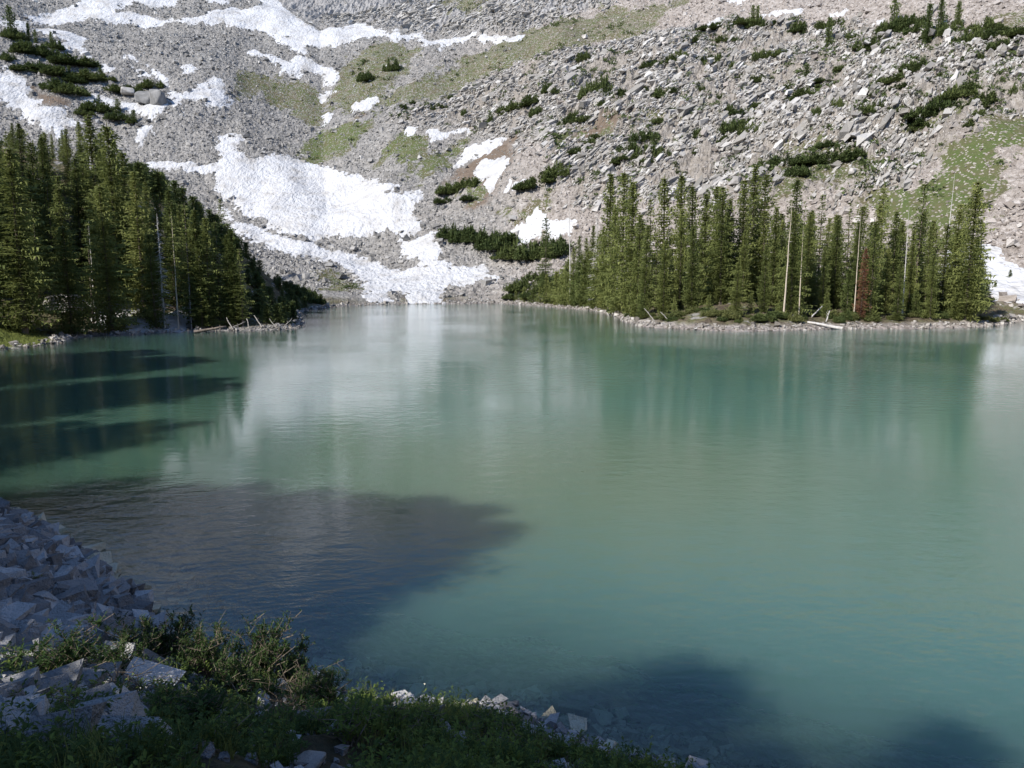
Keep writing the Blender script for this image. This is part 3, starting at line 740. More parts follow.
def sticks_mesh(name, seed, H, z0, L0, mat, dens=2.2, down=.25, th=.035):
    rg = random.Random(seed); B = MB(); z = z0
    while z < H*.97:
        f = (z-z0)/(H-z0); L = L0*(1-f)**.7*rg.uniform(.35,1.1); a = rg.random()*6.28
        d = Vector((math.cos(a), math.sin(a), 0)); p0 = Vector((0,0,z)); p1 = p0+d*L*.55+Vector((0,0,-down*L*.4)); p2 = p0+d*L+Vector((0,0,-down*L*.6))
        B.tube([tuple(p0), tuple(p1), tuple(p2)], [th, th*.8, th*.35], 3)
        for _ in range(2):
            s = p0.lerp(p2, rg.uniform(.4,.9)); t = a+rg.uniform(-1.1,1.1); l = L*.3
            B.tube([tuple(s), tuple(s+Vector((math.cos(t)*l, math.sin(t)*l, -.2*l)))], [th*.55, th*.25], 3)
        z += rg.uniform(.2,.8)/dens
    return B.mesh(name, mat)
HT = 20.0
FORMS = {   # form: (crown radius, bare height, density, gap, droop, power, nb)
    'dense':  [(3.0,.6,2.9,.05,.30,.66,11),(2.8,.9,2.8,.07,.28,.70,11),(3.2,.6,2.8,.05,.34,.62,11)],
    'narrow': [(2.4,.7,2.9,.05,.34,.62,10),(2.6,1.0,2.8,.08,.30,.66,10),(2.1,.6,3.0,.06,.36,.58,10)],
    'sparse': [(2.5,2.2,2.3,.27,.30,.62,8),(2.2,3.0,2.2,.33,.32,.6,8),(2.7,1.8,2.3,.24,.36,.6,9)],
}
TREES = {}
sd_ = 1
for f_, L_ in FORMS.items():
    TREES[f_] = []
    for (rb, z0, dn, gp, dr_, pw, nb) in L_:
        sd_ += 1
        TREES[f_].append((trunk_mesh('trunk', sd_, HT, .24, MAT['bark']), crown_mesh('crown', sd_, HT, rb, z0, dn, MAT['needles'], dr_, gp, pw, 1.38, nb+2)))
TREES['rust'] = [(trunk_mesh('trunk', 50, HT, .24, MAT['bark']), crown_mesh('crown', 50, HT, 1.9, 1.2, 2.9, MAT['rust'], .4, .06, .55, 1.2, 10))]
TREES['grey'] = [(trunk_mesh('trunk', 51, HT, .22, MAT['silver']), sticks_mesh('branches', 51, HT, 2.0, 2.1, MAT['silver'], 6.0, .5)),
                 (trunk_mesh('trunk', 54, HT, .20, MAT['silver']), sticks_mesh('branches', 54, HT, 3.0, 1.3, MAT['silver'], 3.0, .4))]
TREES['snag'] = [(trunk_mesh('trunk', 52, HT, .26, MAT['silver']), sticks_mesh('branches', 52, HT, 7.0, .7, MAT['silver'], 1.2, .1)),
                 (trunk_mesh('trunk', 53, HT, .26, MAT['pale_bark']), sticks_mesh('branches', 53, HT, 9.0, .6, MAT['pale_bark'], 1.0, .1))]
TREES['thin'] = [(trunk_mesh('trunk', 55, HT, .17, MAT['pale_bark']), crown_mesh('crown', 55, HT, 1.5, 8.5, 2.0, MAT['needles'], .3, .45, .7, 1.0, 6)),
                 (trunk_mesh('trunk', 56, HT, .19, MAT['silver']), crown_mesh('crown', 56, HT, 1.6, 5.0, 2.0, MAT['needles'], .3, .5, .7, 1.0, 6))]
TREES['bushy'] = [(trunk_mesh('trunk', 60+k, 6.0, .12, MAT['bark']), crown_mesh('crown', 60+k, 6.0, 1.5+.25*k, .15, 4.2, MAT['needles'], .12, .05, .8, 1.0, 9)) for k in range(3)]
TREES['dwarf'] = [(trunk_mesh('trunk', 70+k, 4.0, .09, MAT['bark']), crown_mesh('crown', 70+k, 4.0, 1.1+.3*k, .1, 5.0, MAT['dark_needles'], .08, .04, .6, 1.0, 9)) for k in range(3)]
UNIT = {'bushy': 6.0, 'dwarf': 4.0}
ALLTREES = []
def plant(form, X, Y, h, wid=1.0, label=None, group=None, name='spruce_tree', cat='tree', var=None, lean=0.0, rec=None):
    vs = TREES[form]; tm, cm = vs[random.randrange(len(vs)) if var is None else var]
    z = float(ground(X, Y)[0]); u = UNIT.get(form, HT); k = h/u
    e = empty(name, (X, Y, z), random.uniform(0, 6.28), (k*wid, k*wid, k))
    e.rotation_euler = (random.gauss(0,.012)+lean, random.gauss(0,.012), random.uniform(0, 6.28))
    link('trunk', tm, e); link('branches' if form in ('grey','snag') else 'crown', cm, e)
    tag(e, label, cat, group)
    if rec is not None:
        px, pt = proj(X, Y, z+h); _, pb = proj(X, Y, z)
        rec.append(dict(o=e, px=float(px), top=float(pt), base=float(pb), D=Y, h=h, form=form))
    return e
def at(px, D):
    return D*(px-512)/FPX/CP, D     # D is the depth in front of the viewpoint
def by_top(form, px, D, top, wid=1.0, **kw):
    X, Y = at(px, D)
    while D < 320 and float(inland(np.array([X]), np.array([Y]))[0]) < 1.6: D += 1.0; X, Y = at(px, D)
    z = float(ground0(np.array([X]), np.array([Y]))[0][0])
    _, te = ray(px, top); h = CZ+float(te)*math.hypot(X, Y)-z
    return plant(form, X, Y, max(h, 2.0), wid, **kw)

LEFT, RIGHT = [], []
GL, GR = 'spruces of the left shore forest', 'spruces of the right shore grove'
left_list = [('dense',30,100.5,148,1.25),('dense',-14,99,120,1.15),('dense',8,113,106,1.1),('sparse',47,112,200,1.0),('dense',76,104,226,1.35),('narrow',92,126,158,1.1),
 ('dense',116,109.5,186,1.15),('dense',126,121,127,1.05),('narrow',111,129,117,1.1),('narrow',60,130,138,1.1),('narrow',41,134,124,1.1),('dense',86,139,130,1.0),('narrow',72,150,136,1.1),
 ('narrow',20,140,128,1.1),('narrow',139,124,152,1.1),('narrow',150,117,172,1.1),('narrow',157,130,180,1.0),('narrow',160,112.5,232,1.2),('narrow',180,124,188,1.0),('sparse',195,118,204,1.0),
 ('narrow',205,120,208,1.15),('narrow',214,114.5,216,1.1),('sparse',224,117,222,1.0),('narrow',233,115,234,1.15),('narrow',240,121,228,1.1),('narrow',206,112,240,1.2),('narrow',100,140,122,1.0),
 ('narrow',54,146,142,1.0),('narrow',168,126,196,1.0),('narrow',146,138,164,1.0),('narrow',132,135,140,1.0),('dense',-40,108,100,1.1),('dense',-30,125,95,1.0),('narrow',0,128,110,1.1),('sparse',63,118,175,1.0),
 ('narrow',222,130,235,1.0),('narrow',190,132,205,1.0),('sparse',246,118,250,1.1),('narrow',104,118,196,.9),('sparse',98,112,222,1.0)]
for f,px,D,top,w in left_list: by_top(f, px, D, top, w, group=GL, rec=LEFT)
sil = lambda px: np.interp(px, [-60,0,25,40,75,105,125,140,150,165,185,205,230,260,300], [85,96,124,120,130,118,128,158,174,186,205,228,236,256,285])
tries = 0
while len(LEFT) < 112 and tries < 3000:
    tries += 1
    px = random.uniform(-60, 240); D = random.uniform(112, 205)
    X, Y = at(px, D); s = float(inland(np.array([X]), np.array([Y]))[0])
    if s < 4 or (75 < px < 195 and D < 124): continue
    z = float(ground0(np.array([X]), np.array([Y]))[0][0])
    _, te = ray(px, sil(px)+random.triangular(2, 75, 15)); h = CZ+float(te)*math.hypot(X, Y)-z
    if not 7 < h < 29: continue
    if any(math.hypot(t['o'].location.x-X, t['o'].location.y-Y) < 3.3 for t in LEFT): continue
    plant(random.choice(['narrow','narrow','dense','sparse']), X, Y, h, random.uniform(.95,1.3), group=GL, rec=LEFT)
by_top('grey', 168.5, 110, 214, .95, label='grey needleless spruce standing on the left shore above the snow bank', var=0, name='dead_spruce')
by_top('snag', 101, 113, 222, .8, label='slim silver dead trunk among the left forest behind the shore snow', var=0, name='dead_spruce')
by_top('thin', 182, 114, 212, 1.0, label='thin half bare tree just right of the grey needleless spruce', var=0)
by_top('grey', 195, 115.5, 262, .7, label='short broken grey trunk beside the driftwood point', var=1, name='dead_spruce')

right_list = [('narrow',607,165,174,1.0),('dense',620,168,171,.9),('narrow',629,158,181,1.1),('narrow',635,150,214,1.1),('sparse',647,160,199,1.0),('narrow',661,172,176,1.1),('narrow',675,165,174,1.1),('narrow',688,158,184,1.1),
 ('narrow',700,150,193,1.2),('dense',711,146,186,1.1),('narrow',661,139,240,1.3),('narrow',689,136,226,1.2),('dense',717,140,187,1.1),('dense',736,144,180,1.05),('narrow',745,165,166,1.1),('dense',756,148,175,1.05),
 ('dense',733,128,262,1.4),('narrow',768,138,206,1.1),('dense',787,150,180,.9),('sparse',803,140,215,1.0),('sparse',812,165,195,1.0),('narrow',826,145,214,1.1),('sparse',840,160,202,1.0),('bushy',842,130,268,.75),('narrow',818,134,246,1.0),
 ('narrow',866,136,205,1.0),('sparse',872,150,186,1.0),('narrow',886,140,212,1.1),('dense',880,131,248,1.1),('sparse',908,146,184,1.0),('narrow',903,134,230,1.0),('narrow',918,138,226,.9),('dense',934,134,224,1.2),('dense',945,140,205,1.0),('dense',959,131,182,1.1),
 ('sparse',970,132,222,.9),('narrow',892,128,262,1.2),('narrow',925,129,252,1.2),('narrow',642,146,226,1.0),('narrow',677,146,208,1.0),('narrow',612,156,206,1.0),('narrow',601,160,226,1.0),('narrow',584,165,238,1.0),('narrow',590,172,226,.8),
 ('narrow',576,178,236,.8),('sparse',545,205,216,.9),('narrow',790,131,252,1.1),('narrow',760,131,246,1.1),('narrow',848,142,222,1.0),('narrow',775,142,222,1.0),('narrow',724,150,200,1.0),('bushy',516,225,290,.9),('bushy',524,220,286,.8),('bushy',533,218,281,.9),('bushy',546,210,273,.8),('bushy',562,205,267,.9),('bushy',583,190,258,.8),('bushy',596,182,262,.9),('narrow',572,190,246,.9),('bushy',556,200,270,.9),('bushy',566,200,258,.7),('bushy',578,200,252,.7),('bushy',588,190,248,.7),('bushy',572,190,276,.9),('bushy',550,205,282,1.0),('narrow',597,180,232,1.2),('bushy',604,176,262,.8),('bushy',540,212,286,1.0),('bushy',986,170,290,.9),('bushy',1000,172,303,1.0),('bushy',978,160,278,.9),('bushy',618,160,282,.9),('bushy',640,140,292,.9),('bushy',672,134,296,.9),('bushy',706,132,294,1.0),('bushy',748,130,290,.9),('bushy',822,130,292,.9),('bushy',872,131,284,.9),('bushy',910,131,290,.9),('bushy',950,131,284,1.0)]
for f,px,D,top,w in right_list: by_top(f, px, D, top, w, group=GR, rec=RIGHT)
silr = lambda px: np.interp(px, [540,590,605,620,660,700,745,790,840,875,910,940,970,985], [240,232,186,176,180,190,178,186,205,190,190,205,205,300])
tries = 0
while len(RIGHT) < 132 and tries < 4000:
    tries += 1
    px = random.uniform(575, 978); D = random.uniform(128, 182)
    X, Y = at(px, D); g = ground0(np.array([X]), np.array([Y])); s = float(g[1][0]); z = float(g[0][0])
    if s < 3.5 or (px > 840 and D > 168): continue
    _, te = ray(px, silr(px)+random.triangular(4, 95, 25)); h = CZ+float(te)*math.hypot(X, Y)-z
    if not 8 < h < 25: continue
    if any(math.hypot(t['o'].location.x-X, t['o'].location.y-Y) < 2.6 for t in RIGHT): continue
    plant(random.choice(['narrow','dense','dense','sparse']), X, Y, h, random.uniform(.95,1.25), group=GR, rec=RIGHT)
by_top('grey', 595, 150, 214, 1.1, label='grey needleless spruce at the left edge of the right grove', var=0, name='dead_spruce')
by_top('snag', 569.5, 172, 200, .7, label='slender grey dead trunk against the snow bank left of the right grove', var=0, name='dead_spruce')
by_top('thin', 615, 140, 238, .8, label='thin pale trunk tree right of the grey needleless spruce', var=1)
by_top('snag', 780, 125.5, 200, .7, label='tall pale bare trunk rising in the middle of the right grove', var=1, name='dead_spruce')
by_top('thin', 795, 126, 214, .8, label='thin pale stemmed tree just right of the pale bare trunk', var=0)
by_top('snag', 849.5, 128.5, 214, .55, label='pale leaning bare trunk behind the rust red tree', var=1, name='dead_spruce')
by_top('rust', 856, 128, 248, 1.05, label='rust red dead spruce near the waterline in the right grove', name='dead_spruce')
by_top('snag', 897, 131, 208, .55, label='grey dead trunk between the rust red tree and the silver snag', var=0, name='dead_spruce')
by_top('snag', 934.5, 138, 176, .65, label='silver snag standing clear above the trees near the right end', var=0, name='dead_spruce')

ORD = ['first','second','third','fourth','fifth','sixth','seventh','eighth','ninth','tenth','eleventh','twelfth','thirteenth','fourteenth','fifteenth','sixteenth','seventeenth','eighteenth','nineteenth','twentieth']+[f'{k}th' for k in range(21,60)]
def order_labels(items, zones, rows, kind='spruce'):
    """zone, row, look and rank from the left make each label single out one tree"""
    B = {}
    for t in items:
        zn = next(z for lim, z in zones if t['px'] < lim); rw = next(r for lim, r in rows if t['D'] < lim)
        hp = t['base']-t['top']; look = ('tall' if hp > 105 else 'medium' if hp > 65 else 'short')+{'dense':' full','narrow':' slim','sparse':' gappy','bushy':' bushy','thin':' thin'}[t['form']]
        B.setdefault((zn, rw, look), []).append(t)
    for (zn, rw, look), L in B.items():
        L.sort(key=lambda t: t['px'])
        for k, t in enumerate(L):
            t['o']['label'] = f'{look} {kind}, {ORD[k]+" from left, " if len(L) > 1 else ""}{rw} {zn}'
order_labels(LEFT, [(22,'at the left edge above the grass spit'),(56,'directly behind the grass spit'),(102,'between grass spit and shore snow'),(140,'behind the left half of the shore snow'),(172,'left of the grey needleless spruce'),(215,'right of the grey needleless spruce'),(999,'above the driftwood point')],
             [(116,'front row'),(132,'second row'),(150,'third row'),(999,'back row')])
order_labels(RIGHT, [(596,'left of the grey needleless spruce'),(640,'close right of the grey needleless spruce'),(690,'in the left part of the grove'),(740,'in the tall middle of the grove'),(781,'left of the pale bare trunk'),(820,'right of the pale bare trunk'),(856,'left of the rust red tree'),(900,'right of the rust red tree'),(935,'left of the silver snag'),(9999,'right of the silver snag')],
             [(134,'front row'),(146,'second row'),(160,'third row'),(999,'back row')])

# dwarf conifers covering the back of the left hill
dw = []
tries = 0
while len(dw) < 150 and tries < 6000:
    tries += 1
    px = random.uniform(140, 326); D = random.uniform(122, 228)
    X, Y = at(px, D); g = ground0(np.array([X]), np.array([Y])); s = float(g[1][0])
    if s < .8 or s > 46: continue
    if px < 235 and D < 150: continue
    if any((a-X)**2+(b-Y)**2 < 2.9 for a, b in dw): continue
    dw.append((X, Y)); f = sstep(150, 320, px)
    plant('dwarf', X, Y, random.uniform(2.6, 6.5)*(1.15-.55*float(f)), random.uniform(.9,1.4), name='dwarf_conifer', cat='dwarf conifer', group='dwarf conifers on the back of the left hill',
          label='low dark conifer in the dense cover on the back of the left hill')
tag(by_top('sparse', 230, 262, 200, 1.0, name='dwarf_conifer'), 'lone small gappy conifer on the snow margin above the left hill', 'tree')

# low conifer mats (krummholz)
def mat_mesh(seed, n, spiky):
    rg = random.Random(seed); B = MB(); cl = []
    for _ in range(17):
        a = rg.random()*6.28; r = math.sqrt(rg.random())*.9
        cl.append((math.cos(a)*r, math.sin(a)*r*.9, rg.uniform(.20,.40), rg.uniform(.5,1.0)*(1-.35*r)))
    for cx, cy, cr, ch in cl:
        for _ in range(n//9):
            a = rg.random()*6.28; r = math.sqrt(rg.random()); x, y = cx+math.cos(a)*r*cr, cy+math.sin(a)*r*cr
            hh = ch*(1-r*r*.8)
            for q in range(6):
                z = hh*rg.random()**.6
                t = rg.random()*6.28; l = rg.uniform(.06,.14)
                c = Vector((x+rg.gauss(0,.04), y+rg.gauss(0,.04), z))
                d = Vector((math.cos(t)*l, math.sin(t)*l, l*rg.uniform(.1,1.2)))
                w = Vector((-math.sin(t), math.cos(t), .2))*l*.4
                B.tri(tuple(c-w), tuple(c+w), tuple(c+d))
            if rg.random() < spiky:
                l = rg.uniform(.15,.4)
                for q in range(3):
                    t = rg.random()*6.28; w = Vector((math.cos(t)*.045, math.sin(t)*.045, 0)); b = Vector((x,y,hh*.8))
                    B.tri(tuple(b-w), tuple(b+w), tuple(b+Vector((0,0,l))))
    return B.mesh('dwarf_conifer', MAT['dark_needles'])
MATS = [mat_mesh(200+k, 420, .06+.05*k) for k in range(5)]
OLV = []
for k in range(3):
    m_ = mat_mesh(220+k, 260, .02); m_.materials.clear(); m_.materials.append(MAT['olive']); OLV.append(m_)
ZR = 'on the pale right slope'
KR = [  # px, py, width px, height px, place
 *[(x,y,w,h,'in the dark patch above the lake head') for x,y,w,h in [(454,241,26,17),(472,246,32,20),(494,254,36,22),(517,262,36,22),(540,262,34,22),(505,246,30,14),(556,258,30,22)]],
 *[(x,y,w,h,'beside the star shaped snow patch') for x,y,w,h in [(452,196,22,14),(468,190,24,14),(446,205,22,8),(470,202,16,7)]],
 *[(x,y,w,h,'in the spreading patch on the ribbed rock') for x,y,w,h in [(532,192,26,13),(545,186,26,16),(557,180,24,18)]],
 *[(x,y,w,h,'on the left part of the ribbed slabs') for x,y,w,h in [(592,101,18,20),(602,97,20,22),(584,64,18,12),(580,71,8,5),(550,95,14,14),(537,118,13,13),(505,118,13,7),(465,118,8,10),(490,128,8,11),(604,78,10,8),(585,112,10,6)]],
 *[(x,y,w,h,'on upper slabs behind the snow sliver') for x,y,w,h in [(652,70,20,10),(667,66,20,11),(680,62,14,12),(703,67,22,12),(720,67,20,13),(690,46,18,8),(712,33,22,8),(728,29,20,8),(745,29,22,9),(727,46,18,10),(757,30,14,14)]],
 *[(x,y,w,h,'in the middle of the ribbed slabs') for x,y,w,h in [(762,63,18,12),(778,60,18,11),(660,100,14,13),(730,118,16,14),(735,136,22,18),(750,137,18,14),(700,142,24,13),(718,148,20,9),(757,110,14,7),(765,128,7,7),(675,152,10,8)]],
 *[(x,y,w,h,'on the lower slabs above the right grove') for x,y,w,h in [(652,161,22,18),(632,163,24,9),(615,166,16,7),(587,152,14,7),(595,140,12,6),(560,178,18,14),(772,173,22,17),(790,168,26,14),(815,166,26,13),(838,165,26,15),(860,160,22,12),(682,176,14,7),(800,178,20,12)]],
 *[(x,y,w,h,'around the upper right firs') for x,y,w,h in [(892,35,18,14),(907,30,18,14),(920,36,18,14),(935,42,20,14),(953,38,18,14),(968,44,20,10),(985,43,20,12),(1016,40,22,11),(850,43,13,10),(880,42,15,7),(800,30,12,8)]],
 *[(x,y,w,h,'on the far right slabs') for x,y,w,h in [(922,72,22,12),(905,64,10,7),(893,86,20,9),(877,88,12,7),(800,103,16,9),(815,98,9,7),(838,112,13,13),(864,118,22,13),(818,117,9,11),(840,72,9,7),(960,101,24,14),(972,94,18,12),(944,112,24,14),(928,120,22,12),(916,128,18,9),(985,106,18,14),(980,118,10,8),(967,128,13,9),(938,137,11,11),(893,144,15,6),(1020,97,11,13),(1008,66,12,7)]],
 *[(x,y,w,h,'on the rock knob above the left forest') for x,y,w,h in [(12,40,13,10),(52,50,12,9),(40,58,22,12),(24,55,22,13),(60,66,26,10),(38,72,18,9),(80,68,22,10),(55,79,26,11),(50,93,26,13),(66,96,22,11),(86,82,22,11),(101,84,22,9),(72,85,18,9),(110,94,20,8),(125,93,15,7),(150,90,18,10),(137,96,14,7),(92,113,20,11),(106,115,18,10),(84,117,14,8),(115,123,20,9),(127,126,14,7),(5,62,10,9),(20,73,17,7)]],
 *[(x,y,w,h,'at the left end of the right shore') for x,y,w,h in [(520,294,22,14),(535,286,26,16),(552,294,26,16),(566,286,26,16),(580,297,24,16),(592,288,22,16),(530,300,20,9),(560,302,22,10),(600,300,16,14),(512,301,14,8)]],
 *[(x,y,w,h,'at the right foot of the left hill') for x,y,w,h in [(306,301,16,9),(318,304,13,7),(297,297,16,12),(287,292,16,12),(309,296,12,8)]],
 *[(x,y,w,h,'on the olive turf of the middle slope') for x,y,w,h in [(365,83,17,11),(388,72,10,9),(396,71,8,8),(402,111,10,7),(428,112,14,8),(440,110,12,7),(451,100,7,5),(412,105,6,5)]],
]
_rg = random.Random(77); _n = 0
while _n < 100:
    px = _rg.uniform(500, 1020); py = _rg.uniform(25, 175)
    if py < 110-.16*(px-400)*1.0 and px < 760: continue
    if py > np.interp(px, [500,600,760,900,1020], [130,165,178,150,115]): continue
    w = _rg.triangular(8, 26, 11); band = 'high' if py < 60 else 'midway' if py < 110 else 'low'
    zone = 'on the left' if px < 670 else 'in the middle' if px < 850 else 'on the right'
    KR.append((px, py, w, w*_rg.uniform(.4,.7), f'scattered {band} {zone} of the pale slabs')); _n += 1
kb = {}
for px, py, w, h, place in KR:
    x, y = hit(px, py); x, y = float(x[0]), float(y[0]); D = math.hypot(x, y)
    z = float(ground0(np.array([x]), np.array([y]))[0][0])+.3
    sx = w*.5*D/FPX*1.12; sz = h*D/FPX*.72
    o = link('dwarf_conifer', MATS[random.randrange(5)], None, (x, y+sx*.5, z)); o.scale = (sx*1.12, sx*1.2, sz*1.45); o.rotation_euler = (0,0,random.uniform(-.4,.4)+(math.pi if random.random() < .5 else 0))
    z2 = float(ground0(np.array([x]), np.array([y+sx*.8]))[0][0]); o.rotation_euler.x = 0
    o.location.z = z-.1+.25*(z2-z)
    size = 'large' if w*h > 420 else 'medium' if w*h > 150 else 'small'
    tag(o, None, 'dwarf conifer', 'dwarf conifer mats on the mountain'); kb.setdefault((place, size), []).append((px, o))
for (place, size), L in kb.items():
    L.sort(key=lambda t: t[0])
    for k, (px, o) in enumerate(L):
        o['label'] = f'{size} dwarf conifer mat, {ORD[k]+" from left, " if len(L) > 1 else ""}{place}'
# small upright firs high on the slopes
for px, py, top, lab in [(12,40,13,'lone dark spire fir at the top left corner of the slope'),(29,42,27,'small fir on the snow edge right of the spire fir'),(36,44,33,'smallest upright fir in the row above the rock knob'),
    (52,50,36,'small upright fir on the right of the rock knob top'),(22,52,42,'little upright fir left of the rock knob top'),(47,58,46,'little upright fir on the middle of the rock knob'),(70,80,69,'stubby fir among the mats of the rock knob'),(101,80,70,'stubby fir toward the right of the rock knob'),(118,112,101,'stubby fir on the snow ledge under the rock knob'),(100,112,99,'little fir at the left end of the snow ledge'),(134,124,113,'little fir just above the tallest left trees'),(752,30,10,'left one of the paired little firs near the skyline'),(757,30,11,'right one of the paired little firs near the skyline'),
    (828,50,25,'lone dark fir standing on the pale right slope'),(893,32,0,'pale tall fir at the left of the upper fir cluster'),(928,46,8,'bushy fir in the middle of the upper fir cluster'),
    (940,36,5,'slim dark fir right of centre in the upper fir cluster'),(957,34,8,'broad fir at the right of the upper fir cluster'),(806,84,70,'small fir in the white rocks below the lone dark fir'),
    (654,152,135,'small fir on the lower slabs above the right grove'),(490,128,116,'tiny fir on the ribbed rock above the slanting snow streak'),(389,72,59,'tiny spiky fir left of a pair on the olive turf'),(396,71,60,'tiny spiky fir right of a pair on the olive turf')]:
    x, y = hit(px, py); x, y = float(x[0]), float(y[0]); D = math.hypot(x, y); h = (py-top)*D/FPX*1.0
    plant('dwarf', x, y, h*(.85 if px > 880 else 1), .5 if h > 8 else .85, name='small_fir', label=lab, group='small firs high on the slopes')

# bushes along the right waterline and the left point
bushes = []
for k in range(135):
    px = random.uniform(512, 1012); yb = np.interp(px, [512,560,600,627,660,740,850,1000,1024], [303.5,306.5,311,320,327,330,328,325,321])
    x, y = wz(px, yb); D = float(y)+random.uniform(1.2, 8)
    X, Y = at(px, D); s = float(inland(np.array([X]), np.array([Y]))[0])
    if s < .7: continue
    r = random.uniform(.6, 1.6); z = float(ground(X, Y)[0])
    o = link('shore_bush', OLV[random.randrange(3)] if random.random() < .75 else MATS[0], None, (X, Y, z-.1)); o.scale = (r, r, r*random.uniform(.8,1.5)); o.rotation_euler = (0,0,random.random()*6)
    tag(o, None, 'bush', 'low bushes along the right shore'); bushes.append((px, D, o))
zs = [(600,'at the far left end of the right shore'),(640,'where the right shore turns toward the viewer'),(700,'below the left part of the grove'),(760,'below the middle of the grove'),(800,'below the pale bare trunk'),(856,'left of the rust red tree'),(934,'between rust red tree and silver snag'),(1e9,'at the right end below the snow bank')]
bb = {}
for b in bushes: bb.setdefault(next(z for l, z in zs if b[0] < l), []).append(b)
for z, L in bb.items():
    L.sort(key=lambda b: b[0])
    for k, b in enumerate(L): b[2]['label'] = f'olive shore bush, {ORD[k]} from left, {z}'
k = 0
for px in (222, 236, 250, 262, 274, 284, 292, 152, 128):
    x, y = wz(px, 328); X, Y = at(px, float(y)+random.uniform(1,3)); z = float(ground(X, Y)[0]); r = random.uniform(.8,1.5)
    o = link('shore_bush', OLV[k % 3], None, (X, Y, z-.1)); o.scale = (r, r, r*1.1); o.rotation_euler = (0,0,k)
    tag(o, f'olive bush among driftwood, {ORD[k]} on the left point' if px > 200 else f'olive bush at the {"right" if px > 140 else "left"} end of the shore snow', 'bush', 'low bushes on the left point'); k += 1

# driftwood and fallen logs
def log(p0, p1, r, label, mat='silver', lift=(.25,.25), root=False):
    a = Vector((*[float(c) for c in p0], 0)); b = Vector((*[float(c) for c in p1], 0))
    a.z = max(float(ground(a.x, a.y)[0]), 0)+lift[0]; b.z = max(float(ground(b.x, b.y)[0]), 0)+lift[1]
    B = MB(); d = b-a; n = 6
    pts = [tuple(a+d*(i/(n-1))+Vector((random.gauss(0,.03), random.gauss(0,.03), random.gauss(0,.03)))-a) for i in range(n)]
    B.tube(pts, [r*(1-.45*i/(n-1)) for i in range(n)], 7)
    for q in range(4):
        s = Vector(pts[1+q]); l = random.uniform(.3,.8); t = random.random()*6.28
        B.tube([tuple(s), tuple(s+Vector((math.cos(t)*l*.6, math.sin(t)*l*.6, l*.7)))], [r*.28, r*.12], 4)
    tag(link('fallen_log', B.mesh('fallen_log', MAT[mat], True), None, a), label, 'log', 'fallen logs along the shores')
def log2(x0, y0, x1, y1, r, label, mat='silver'):
    """fallen log seen between two photo points, lying nearly across the view"""
    a = wz(x0, y0, .3); D = float(a[1]); dx = (x1-x0)*D/FPX; up = (y0-y1)*D/FPX
    p1 = (float(a[0])+dx, D+abs(dx)*.35+.3); g1 = max(float(ground(*p1)[0]), 0); g0 = max(float(ground(float(a[0]), D)[0]), 0)
    log((float(a[0]), D), p1, r, label, mat, (.15, max(g0+up-g1, .15)))
log2(842,327.5,812,321, .30, 'thick pale fallen log lying at the waterline left of the rust red tree')
log2(782,322,797,315, .20, 'pale log leaning upward near the foot of the pale bare trunk')
log2(788,326,806,328, .18, 'short pale log at the waterline below the pale bare trunk')
log2(811,325,824,314, .13, 'tilted pale stick log left of the thick fallen log')
log2(826,326,830,314, .12, 'upright broken stick rising from the thick fallen log')
log2(654,324,645,311, .10, 'leaning grey log in the left part of the right shore', 'drift')
log2(669,325,661,315, .08, 'thin leaning grey branch right of the leaning grey log', 'drift')
log2(194,331,222,325.5, .26, 'long dark driftwood log at the left end of the driftwood point', 'bark')
for k,(a,b,c,d) in enumerate([(228,329,243,321),(240,330,256,324),(250,330,246,317),(260,330,275,322),(262,328,253,315),(270,330,281,323),(278,329,268,317),(284,329.5,297,325),(233,329,225,316),(282,328,291,317)]):
    log2(a,b,c,d, random.uniform(.06,.11), f'weathered grey driftwood stick, {ORD[k]} in the tangle on the left point', 'drift')
log2(162,327,200,319, .14, 'dark fallen log lying on the shaded shore snow', 'bark')

# boulders standing alone
def lone(px, py, w, h, mk, label, var, dz=0.0):
    x, y = wz(px, py, .5) if py > 285 else hit(px, py); x, y = float(np.ravel(x)[0]), float(np.ravel(y)[0]); D = math.hypot(x, y)
    if 285 < py < 316: x, y = [float(c[0]) for c in hit(px, py)]; D = math.hypot(x, y)
    s = w*D/FPX; z = float(ground(x, y)[0])
    o = link('boulder', ROCKS[mk][var], None, (x, y, z+.25*s+dz)); o.scale = (s*.95, s*.9, h*D/FPX*1.5); o.rotation_euler = (0,0,var)
    tag(o, label, 'boulder')
lone(64, 312, 26, 17, 'pale', 'large pale boulder among the trees behind the grass spit', 3)
lone(92, 318, 18, 15, 'rock', 'large grey boulder in shade right of the pale boulder', 5)
lone(330, 268, 7, 6, 'rock', 'dark boulder on the edge of the lower snow apron', 6)
lone(128, 98, 15, 9, 'pale', 'pale rounded rock on the right of the rock knob', 2)
lone(146, 104, 18, 11, 'rock', 'grey slab rock at the right foot of the rock knob', 8)
lone(158, 104, 16, 18, 'rock', 'dark rock face at the right end of the rock knob', 9)
lone(735, 189, 12, 9, 'pale', 'pale rounded boulder above the tall middle of the right grove', 4)
lone(852, 178, 7, 6, 'pale', 'white boulder above the trees right of the pale bare trunk', 7)

